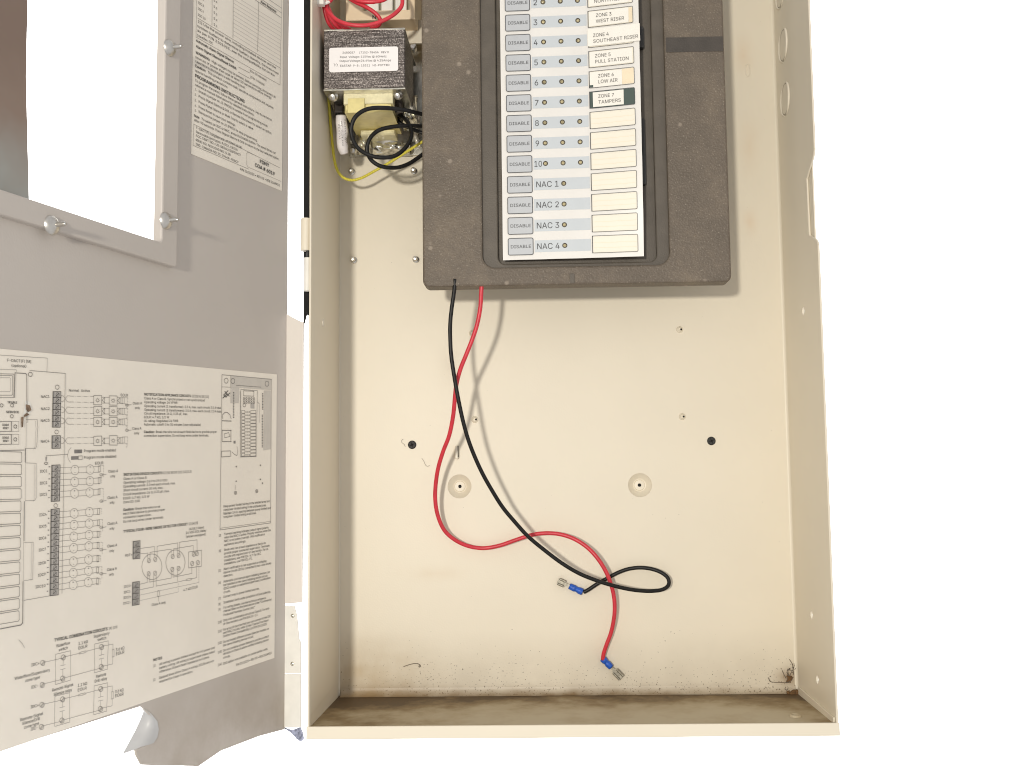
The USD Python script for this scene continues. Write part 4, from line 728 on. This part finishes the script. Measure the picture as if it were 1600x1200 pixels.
mb = MB(); plate(mb, TP, rr(la[0], tq(568, 112)[1], lc[0], tq(568, 74)[1], .0018), .0001, .0004); lab = obj(tr, 'rating_label', mb, plain('label_white', (.86, .83, .82), .5, var=.01), False)
mb = MB()
for t_, xa, ya, xb, yb in (("2480027     LT152-7845A   REV D", 535, 84.3, 608, 83.3), ("Input  Voltage: 115Vac @ 60Hertz", 531, 91, 604, 89.9), ("Output Voltage:26.4Vac @ 4.25Amps", 530.5, 97.2, 611, 96), ("EASTAR  9-8 : 15311   HI-POTTED", 531.5, 104.8, 608.5, 103.4)):
    text(mb, TP, t_, tq(xa, ya), tq(xb, yb), .0017, .0006)
for k in range(5): line(mb, TP, [tq(522 + k * 1.4, 99 + (k % 3) * 2), tq(523.5 + k * 1.2, 104 - (k % 2) * 2)], .0002, .0006)
obj(lab, 'lettering', mb, ink, False)
# yellow taped coil, below the core
cu0, cu1 = hit(539, 160, .075)[0], hit(614, 160, .075)[0]; cz = tz0 - .0014
mb = MB(); box(mb, cu0, cu1, -.080, -.018, cz - .014, cz + .003, .004); obj(tr, 'taped_coil', mb, yellow_tape, 40)
mb = MB(); box(mb, cu0 + .0, cu1 + .001, -.0822, -.070, cz - .0085, cz + .002, .001); obj(tr, 'coil_flap', mb, clear_tape, False)
mb = MB(); box(mb, cu0 + .004, cu0 + .018, -.0835, -.0823, cz - .0165, cz - .004, .0003); obj(tr, 'tape_end', mb, yellow_tape, False)
mb = MB(); box(mb, cu0 + .006, cu1 - .004, -.034, -.012, cz - .019, cz - .0142, .003); obj(tr, 'coil_bulge', mb, clear_tape, 40)
# foot bracket on the back sheet
f0, f1 = hit(546, 232, .004), hit(656, 198, .004); fz0 = hit(600, 243, .004)[2]; fz1 = hit(600, 192, .004)[2]
mb = MB(); box(mb, f0[0], f1[0] + .004, -.0035, -.001, fz0, fz1 + .10, .0005); obj(tr, 'foot_bracket', mb, steel, False)
mb = MB(); v = []
for k in range(13):
    t = k / 12; v.append([(f0[0] + .016 + .040 * t, -.006 - .006 * math.sin(math.pi * t), fz0 + .003), (f0[0] + .016 + .040 * t, -.012 - .010 * math.sin(math.pi * t), fz0 + .022)])
v = np.array(v).reshape(-1, 3); mb.add(v, [[2 * k, 2 * k + 2, 2 * k + 3, 2 * k + 1] for k in range(12)]); obj(tr, 'bent_tongue', mb, bright, True)
for (xa, ya, xb, yb, h, amp) in ((556, 200, 580, 242, .020, .010), (582, 214, 640, 242, .016, .008), (630, 150, 652, 205, .050, .010)):
    us, vs = np.meshgrid(np.linspace(0, 1, 15), np.linspace(0, 1, 13)); q = np.stack([us, vs], -1).reshape(-1, 2)
    z0_ = meshkit.fbm(np.stack([q[:, 0] * 5 + xa, q[:, 1] * 4 + ya, q[:, 0] * 0], 1), 3, 7)
    v = np.array([hit(xa + (xb - xa) * u_ + 3 * (w_ - .5), ya + (yb - ya) * v_ - 2 * (w_ - .5), h * .5 + h * .5 * math.sin(math.pi * v_) + amp * (w_ - .5)) for (u_, v_), w_ in zip(q, z0_)])
    obj(tr, 'clear_wrap', MB().add(v, [[j * 15 + i, j * 15 + i + 1, (j + 1) * 15 + i + 1, (j + 1) * 15 + i] for j in range(12) for i in range(14)]), wrap, 25)
for x, y, h, rad in ((521, 150, .080, .0048), (622, 148, .080, .0044), (552, 233, .005, .0045), (648, 206, .008, .0040)):
    c = hit(x, y, h); mb = MB(); lathe(mb, c, (0, -.85, -.5), [(rad, -.003), (rad, 0), (rad * .9, .0015), (rad * .55, .0028), (rad * .5, .0055), (0, .006)], 12); obj(tr, 'bolt', mb, bright)
for xa, xb in ((524, 538), (617, 630)):
    a, b = hit(xa, 150, .055), hit(xb, 180, .055); mb = MB(); box(mb, a[0], b[0], -.062, -.020, b[2], a[2] + .004, .001); obj(tr, 'core_leg', mb, plain('varnish_%d' % xa, (.03, .022, .018), .3, var=.5, scale=200), False)

# plate behind the transformer and the power terminal block above it
pl_ = thing('mounting_plate', 'plain beige steel plate beside the transformer, below the terminal block', 'plate')
a, b = hit(618, 33, .03), hit(657, 68, .03); mb = MB(); box(mb, a[0], b[0] + .006, -.031, -.0285, b[2], a[2], .0004); obj(pl_, 'plate', mb, paint, False)
mb = MB(); box(mb, a[0] + .003, a[0] + .0045, -.0284, -.0002, b[2] + .004, a[2] - .004); obj(pl_, 'support_leg', mb, paint, False)
c = hit(645, 73, .034); mb = MB(); lathe(mb, c, (0, -1, 0), [(.0032, -.006), (.0032, 0), (.002, .001), (0, .0012)], 14); obj(pl_, 'screw', mb, bright)
tb = thing('terminal_block', 'tan plastic mains terminal block marked N at top of the cabinet', 'terminal block')
BH = .055
a, b = hit(548, -30, BH), hit(649, 32, BH); BP = Plane([0, -BH, 0], [1, 0, 0], [0, 0, 1])
def bq(x, y, h=BH): return hit(x, y, h)[[0, 2]]
mb = MB(); plate(mb, BP, rr(bq(540, 0)[0], bq(600, 31)[1], bq(648.5, 0)[0], HT - .08), -.052, 0, .001, holes=[rr(bq(566, 0)[0], bq(600, 15.5)[1], bq(640, 0)[0], HT - .10)]); obj(tb, 'body', mb, tan_plastic, False)
mb = MB(); plate(mb, BP, rr(bq(564, 0)[0], bq(600, 17)[1], bq(642, 0)[0], HT - .09), -.02, -.012); obj(tb, 'recess', mb, plain('olive_shadow', (.34, .32, .24), .5), False)  # recess floor in an olive duller than the body
for xa, xb in ((572, 590), (594, 612), (616, 634)):
    mb = MB(); plate(mb, BP, rr(bq(xa, 0)[0], bq(600, 12.5)[1], bq(xb, 0)[0], bq(600, -20)[1], .001), -.012, -.006, .001); p = obj(tb, 'clamp', mb, white_plastic, False)
mb = MB(); text(mb, BP, 'N', bq(581.3, 30), bq(587.6, 29.6), .0034, .0003, True); obj(tb, 'lettering', mb, ink, False)

# ------------------------------------------------------------------ wires
def wire(name, label, pts, r, material, cat='wire', group=None, step=6):
    t = thing(name, label, cat, group); mb = MB(); tube(mb, [hit(x, y, h) for x, y, h in pts], r, 12, step); obj(t, 'insulation', mb, material, True); return t
RB = .0021
red = [(753, 435, .086), (752, 455, .085), (750.5, 480, .083), (745.5, 507, .081), (738, 530, .079), (728.5, 554, .077), (719, 578, .074), (713, 602, .071), (710.5, 625, .067), (708, 650, .061), (702, 680, .052), (692.5, 705, .044), (685, 730, .036), (681, 755, .029), (680, 780, .024), (684, 805, .019), (694, 828, .014), (710, 843, .010), (731, 853, .007), (755, 856.5, .006), (780, 852.5, .007), (805, 844, .009), (830, 836, .011), (853, 833, .013), (876, 835, .015), (897, 842, .017), (916, 854, .019), (931, 869, .021), (944, 888, .021), (953, 908, .020), (958.5, 928, .018), (960.5, 948, .016), (959, 968, .014), (954.5, 989, .011), (947.5, 1008, .009), (943, 1022, .007), (942, 1031, .006)]
blk = [(711, 436, .089), (709.5, 456, .088), (706, 480, .087), (703.5, 505, .086), (703.5, 530, .085), (705, 555, .084), (708.5, 580, .083), (713, 607, .081), (718, 633, .079), (724, 660, .076), (732, 688, .072), (742, 714, .068), (754, 740, .064), (768, 765, .059), (785, 792, .053), (804, 815, .048), (825, 838, .043), (850, 859, .039), (878, 880, .036), (905, 896, .033), (932, 907, .031), (958, 915, .028), (985, 921, .025), (1010, 923.5, .021), (1032, 922, .018), (1044, 915, .015), (1044, 904, .013), (1034, 895, .011), (1018, 889, .009), (1000, 887, .008), (982, 889, .007), (965, 895, .0065), (948, 904, .0065), (932, 913, .006), (920, 921, .0055), (912, 925.5, .005)]
rw = wire('red_battery_wire', 'thick red wire hanging from the cover to a blue crimp low on the back', red, .0018, red_rubber)
bw = wire('black_battery_wire', 'thick black wire hanging from the cover, looped near its blue crimp', blk, .0017, black_rubber)
tin = plain('dull_tin', (.30, .28, .23), .48, .85, var=.4, scale=500)
def crimp(t, p0, p1, h, L1, L2):
    """Blue crimp sleeve and flat female spade lying on the sheet."""
    a, b = hit(*p0, h), hit(*p1, h); d = (b - a) / np.linalg.norm(b - a); n = np.array([0, -1.0, 0]); s = np.cross(d, n); s /= np.linalg.norm(s)
    mb = MB(); tube(mb, [a, a + d * L1 * .25, a + d * L1 * .45, a + d * L1 * .62, a + d * L1], [.0030, .0030, .0023, .0029, .0026], 14, 4); sl = obj(t, 'crimp_sleeve', mb, blue_plastic, True)
    pl = Plane(a + d * (L1 - .0005) - n * .0012, d, s); pl.N = np.cross(pl.U, pl.V); up = 1 if pl.N @ n > 0 else -1
    mb = MB(); plate(mb, pl, [(0, -.0013), (.0035, -.0013), (.0045, -.0026), (L2, -.0026), (L2, .0026), (.0045, .0026), (.0035, .0013), (0, .0013)], 0, .0008 * up); e = obj(t, 'spade_terminal', mb, tin, False)
    for sg in (-1, 1):
        mb = MB(); tube(mb, [a + d * (L1 + .0045) + s * sg * .0023 + n * .0010, a + d * (L1 + L2 - .001) + s * sg * .0023 + n * .0010], .0010, 8, smooth=False); obj(e, 'rolled_edge', mb, tin)
crimp(bw, (910, 925), (870, 907), .0042, .0125, .0115)
crimp(rw, (941.5, 1029), (968, 1056), .0048, .0105, .0135)
def c6(pts): return [(460 + x / 6.667, 140 + y / 6.667, h) for x, y, h in pts]
wire('earth_wire', 'yellow and green earth wire curving below the transformer', c6([(345, -40, .060), (350, 30, .060), (365, 200, .055), (380, 400, .05), (400, 600, .045), (420, 750, .042), (458, 860, .04), (520, 922, .038), (605, 943, .036), (700, 920, .035), (800, 868, .034), (900, 812, .034), (1000, 755, .036), (1150, 660, .04), (1250, 597, .043), (1360, 525, .046)]), .0012, earth)
wire('black_looped_wire', 'black wire making the upper wide loop in front of the yellow coil', c6([(1420, 268, .070), (1320, 254, .074), (1150, 213, .082), (950, 191, .090), (800, 195, .094), (700, 230, .096), (625, 300, .097), (592, 400, .096), (602, 500, .094), (650, 595, .091), (735, 662, .088), (840, 700, .086), (950, 708, .084), (1055, 686, .080), (1145, 618, .076), (1205, 530, .072), (1218, 440, .068), (1180, 340, .062), (1110, 275, .056), (1030, 235, .050)]), .00178, black_rubber)
wire('black_looped_wire', 'black wire making the lower loop under the yellow earth wire end', c6([(1430, 385, .055), (1320, 381, .060), (1150, 377, .066), (1000, 391, .070), (880, 424, .073), (800, 490, .075), (760, 580, .075), (762, 660, .074), (805, 738, .072), (885, 792, .070), (980, 812, .067), (1085, 810, .062), (1200, 768, .058), (1330, 680, .054), (1420, 610, .05)]), .00178, black_rubber)
wire('black_short_wire', 'short black lead under the loops beside the cover edge', c6([(1040, 250, .04), (1090, 340, .045), (1180, 390, .045), (1300, 440, .045), (1400, 480, .045)]), .0018, black_rubber)
wire('clear_lead', 'grey metallic lead crossing beside the coil under the loops', c6([(1130, -20, .05), (1160, 80, .05), (1200, 170, .048), (1260, 250, .045), (1290, 330, .04), (1260, 420, .035), (1270, 520, .03), (1310, 600, .03)]), .0017, plain('pale_lead', (.55, .52, .46), .3, .3, var=.4, scale=300))
def c5(pts): return [(480 + x / 8, y / 8, h) for x, y, h in pts]
RG = 'red wires bundled above the transformer'
for k, (lab_, pts) in enumerate([
    ('red wire sweeping in the widest loop across the letter N', [(215, 20, .090), (230, 90, .092), (290, 180, .094), (390, 260, .096), (520, 305, .097), (650, 318, .097), (780, 310, .096), (920, 270, .095), (1050, 205, .094), (1140, 130, .092), (1185, 60, .09), (1185, -30, .088), (1150, -120, .085)]),
    ('red wire crossing from top centre down to the transformer edge', [(400, -120, .08), (500, -40, .082), (600, 25, .084), (720, 80, .086), (820, 140, .086), (890, 205, .085), (915, 265, .083), (890, 320, .078), (800, 350, .07)]),
    ('red wire hanging leftmost from the white tie', [(205, 20, .088), (215, 110, .088), (235, 200, .086), (270, 290, .083), (330, 365, .078), (400, 420, .07)]),
    ('red wire hanging second from the left below the tie', [(225, 30, .092), (245, 120, .092), (290, 220, .09), (350, 310, .086), (440, 390, .08)]),
    ('red wire ending at the transformer top beneath the wide loop', [(240, 40, .088), (290, 160, .088), (350, 250, .087), (430, 320, .085), (520, 365, .08), (600, 420, .07)]),
    ('dark red wire along the very top of the photo', [(520, -60, .086), (600, -5, .087), (700, 20, .088), (820, 25, .088), (940, 5, .087), (1020, -40, .086)]),
    ('red wire rising to the right out of the white tie', [(230, 45, .092), (270, 25, .094), (310, -20, .094), (340, -120, .092)])]):
    wire('red_wire', lab_, c5(pts), .0017, red_rubber, group=RG)
tie = thing('cable_tie', 'white plastic cable tie around the red wires', 'cable tie')
c = hit(505, 4, .094); mb = MB(); tube(mb, [c + .0062 * np.array([math.cos(a), .5 * math.sin(a) + .2, .35 * math.sin(a) + .3 * math.cos(a)]) for a in np.linspace(0, 2 * np.pi, 16)], .0014, 8, 3); obj(tie, 'strap', mb, white_plastic)
mb = MB(); c = hit(501, 3, .1); box(mb, c[0] - .003, c[0] + .003, -.103, -.097, c[2] - .003, c[2] + .003, .0008); obj(tie, 'buckle', mb, white_plastic, False)
tag = thing('wire_tag', 'crinkled white printed sleeve on a lead left of the coil', 'tag')
cl = [hit(460 + x / 6.667, 140 + y / 6.667, h) for x, y, h in ((485, 270, .06), (488, 340, .059), (498, 430, .057), (492, 520, .054), (503, 600, .051), (520, 665, .048))]
mb = MB(); tube(mb, cl, [.0044, .0048, .0050, .0044, .0048, .0036], 14, 6); obj(tag, 'sleeve', mb, plain('tag_white', (.80, .76, .76), .3, var=.1, scale=200, bump=.3, bscale=300), True)
GT = Plane([0, -.0655, 0], [1, 0, 0], [0, 0, 1]); GT.bend = None; mb = MB()
gt = lambda x, y: hit(460 + x / 6.667, 140 + y / 6.667, .0655)[[0, 2]]
for t_, xa, ya, xb, yb in (("70 HVL 6V", 515, 300, 535, 560), ("HI-POT OK", 480, 330, 500, 590), ("E1 5311", 455, 360, 468, 520)): text(mb, GT, t_, gt(xa, ya), gt(xb, yb), .0011, 0)
obj(tag, 'lettering', mb, ink, False)
wire('black_tagged_lead', 'black lead running up from the white printed sleeve', [(527, 185, .058), (529, 172, .058), (533, 158, .06), (540, 148, .06)], .002, black_rubber)

# ------------------------------------------------------------------ debris
deb = thing('dust_tangle', 'tangle of grey fibres and rusty dirt in the lower right corner', 'debris')
z8 = lambda x, y, h=.002: hit(1060 + x / 4.444, 900 + y / 4.444, h)
mb = MB()
for pts in ([(770, 578), (790, 610), (795, 640), (800, 690)], [(720, 655), (735, 690), (748, 712)], [(625, 705), (640, 735), (700, 740), (760, 742)], [(800, 700), (780, 730), (745, 740)], [(745, 770), (740, 785), (755, 792), (762, 775)], [(805, 620), (795, 650), (770, 690), (758, 685)]): tube(mb, [z8(x, y, .003 + .002 * random.random()) for x, y in pts], .00025, 6, 4)
for k in range(15):
    x, y = 782 + rng.normal(0, 14), 655 + rng.normal(0, 20); d = rng.normal(0, 9, 2); tube(mb, [z8(x - d[0], y - d[1], .002), z8(x, y, .005), z8(x + d[0], y + d[1] * 1.4, .003)], .00022, 5, 3)
obj(deb, 'fibres', mb, fibre)
mb = MB()
for k in range(22):
    x, y = 775 + rng.normal(0, 10), 715 + rng.normal(0, 9); m_ = trimesh.creation.icosphere(1, .0008 + .0006 * rng.random()); m_.apply_translation(z8(x, y, .002)); mb.tm(m_)
for k in range(40):
    x, y = 810 + rng.normal(0, 18), 812 + rng.normal(0, 10); m_ = trimesh.creation.icosphere(1, .0006 + .0012 * rng.random()); m_.apply_translation(z8(x, y, .006)); mb.tm(m_)
obj(deb, 'rusty_crumbs', mb, rust, True)
for lab_, pts in (('curled dark fibre with a tiny ring on the lower back sheet', [(752, 808), (790, 795), (830, 785), (862, 785), (880, 795), (884, 806), (876, 812), (872, 804), (880, 800)]),):
    t = thing('dust_fibre', lab_, 'fibre'); mb = MB(); tube(mb, [hit(480 + x / 5, 880 + y / 5, .0006) for x, y in pts], .0003, 6, 4); obj(t, 'strand', mb, fibre)
for lab_, pts in (('thin curved hair left of the left black screw', [(750, 130), (738, 142), (740, 158), (758, 172), (766, 190)]), ('thin crooked hair below right of the left black screw', [(895, 280), (910, 300), (922, 328), (935, 342), (958, 338)])):
    t = thing('dust_fibre', lab_, 'fibre'); mb = MB(); tube(mb, [hit(480 + x / 5, 660 + y / 5, .0004) for x, y in pts], .00014, 6, 4); obj(t, 'strand', mb, fibre)
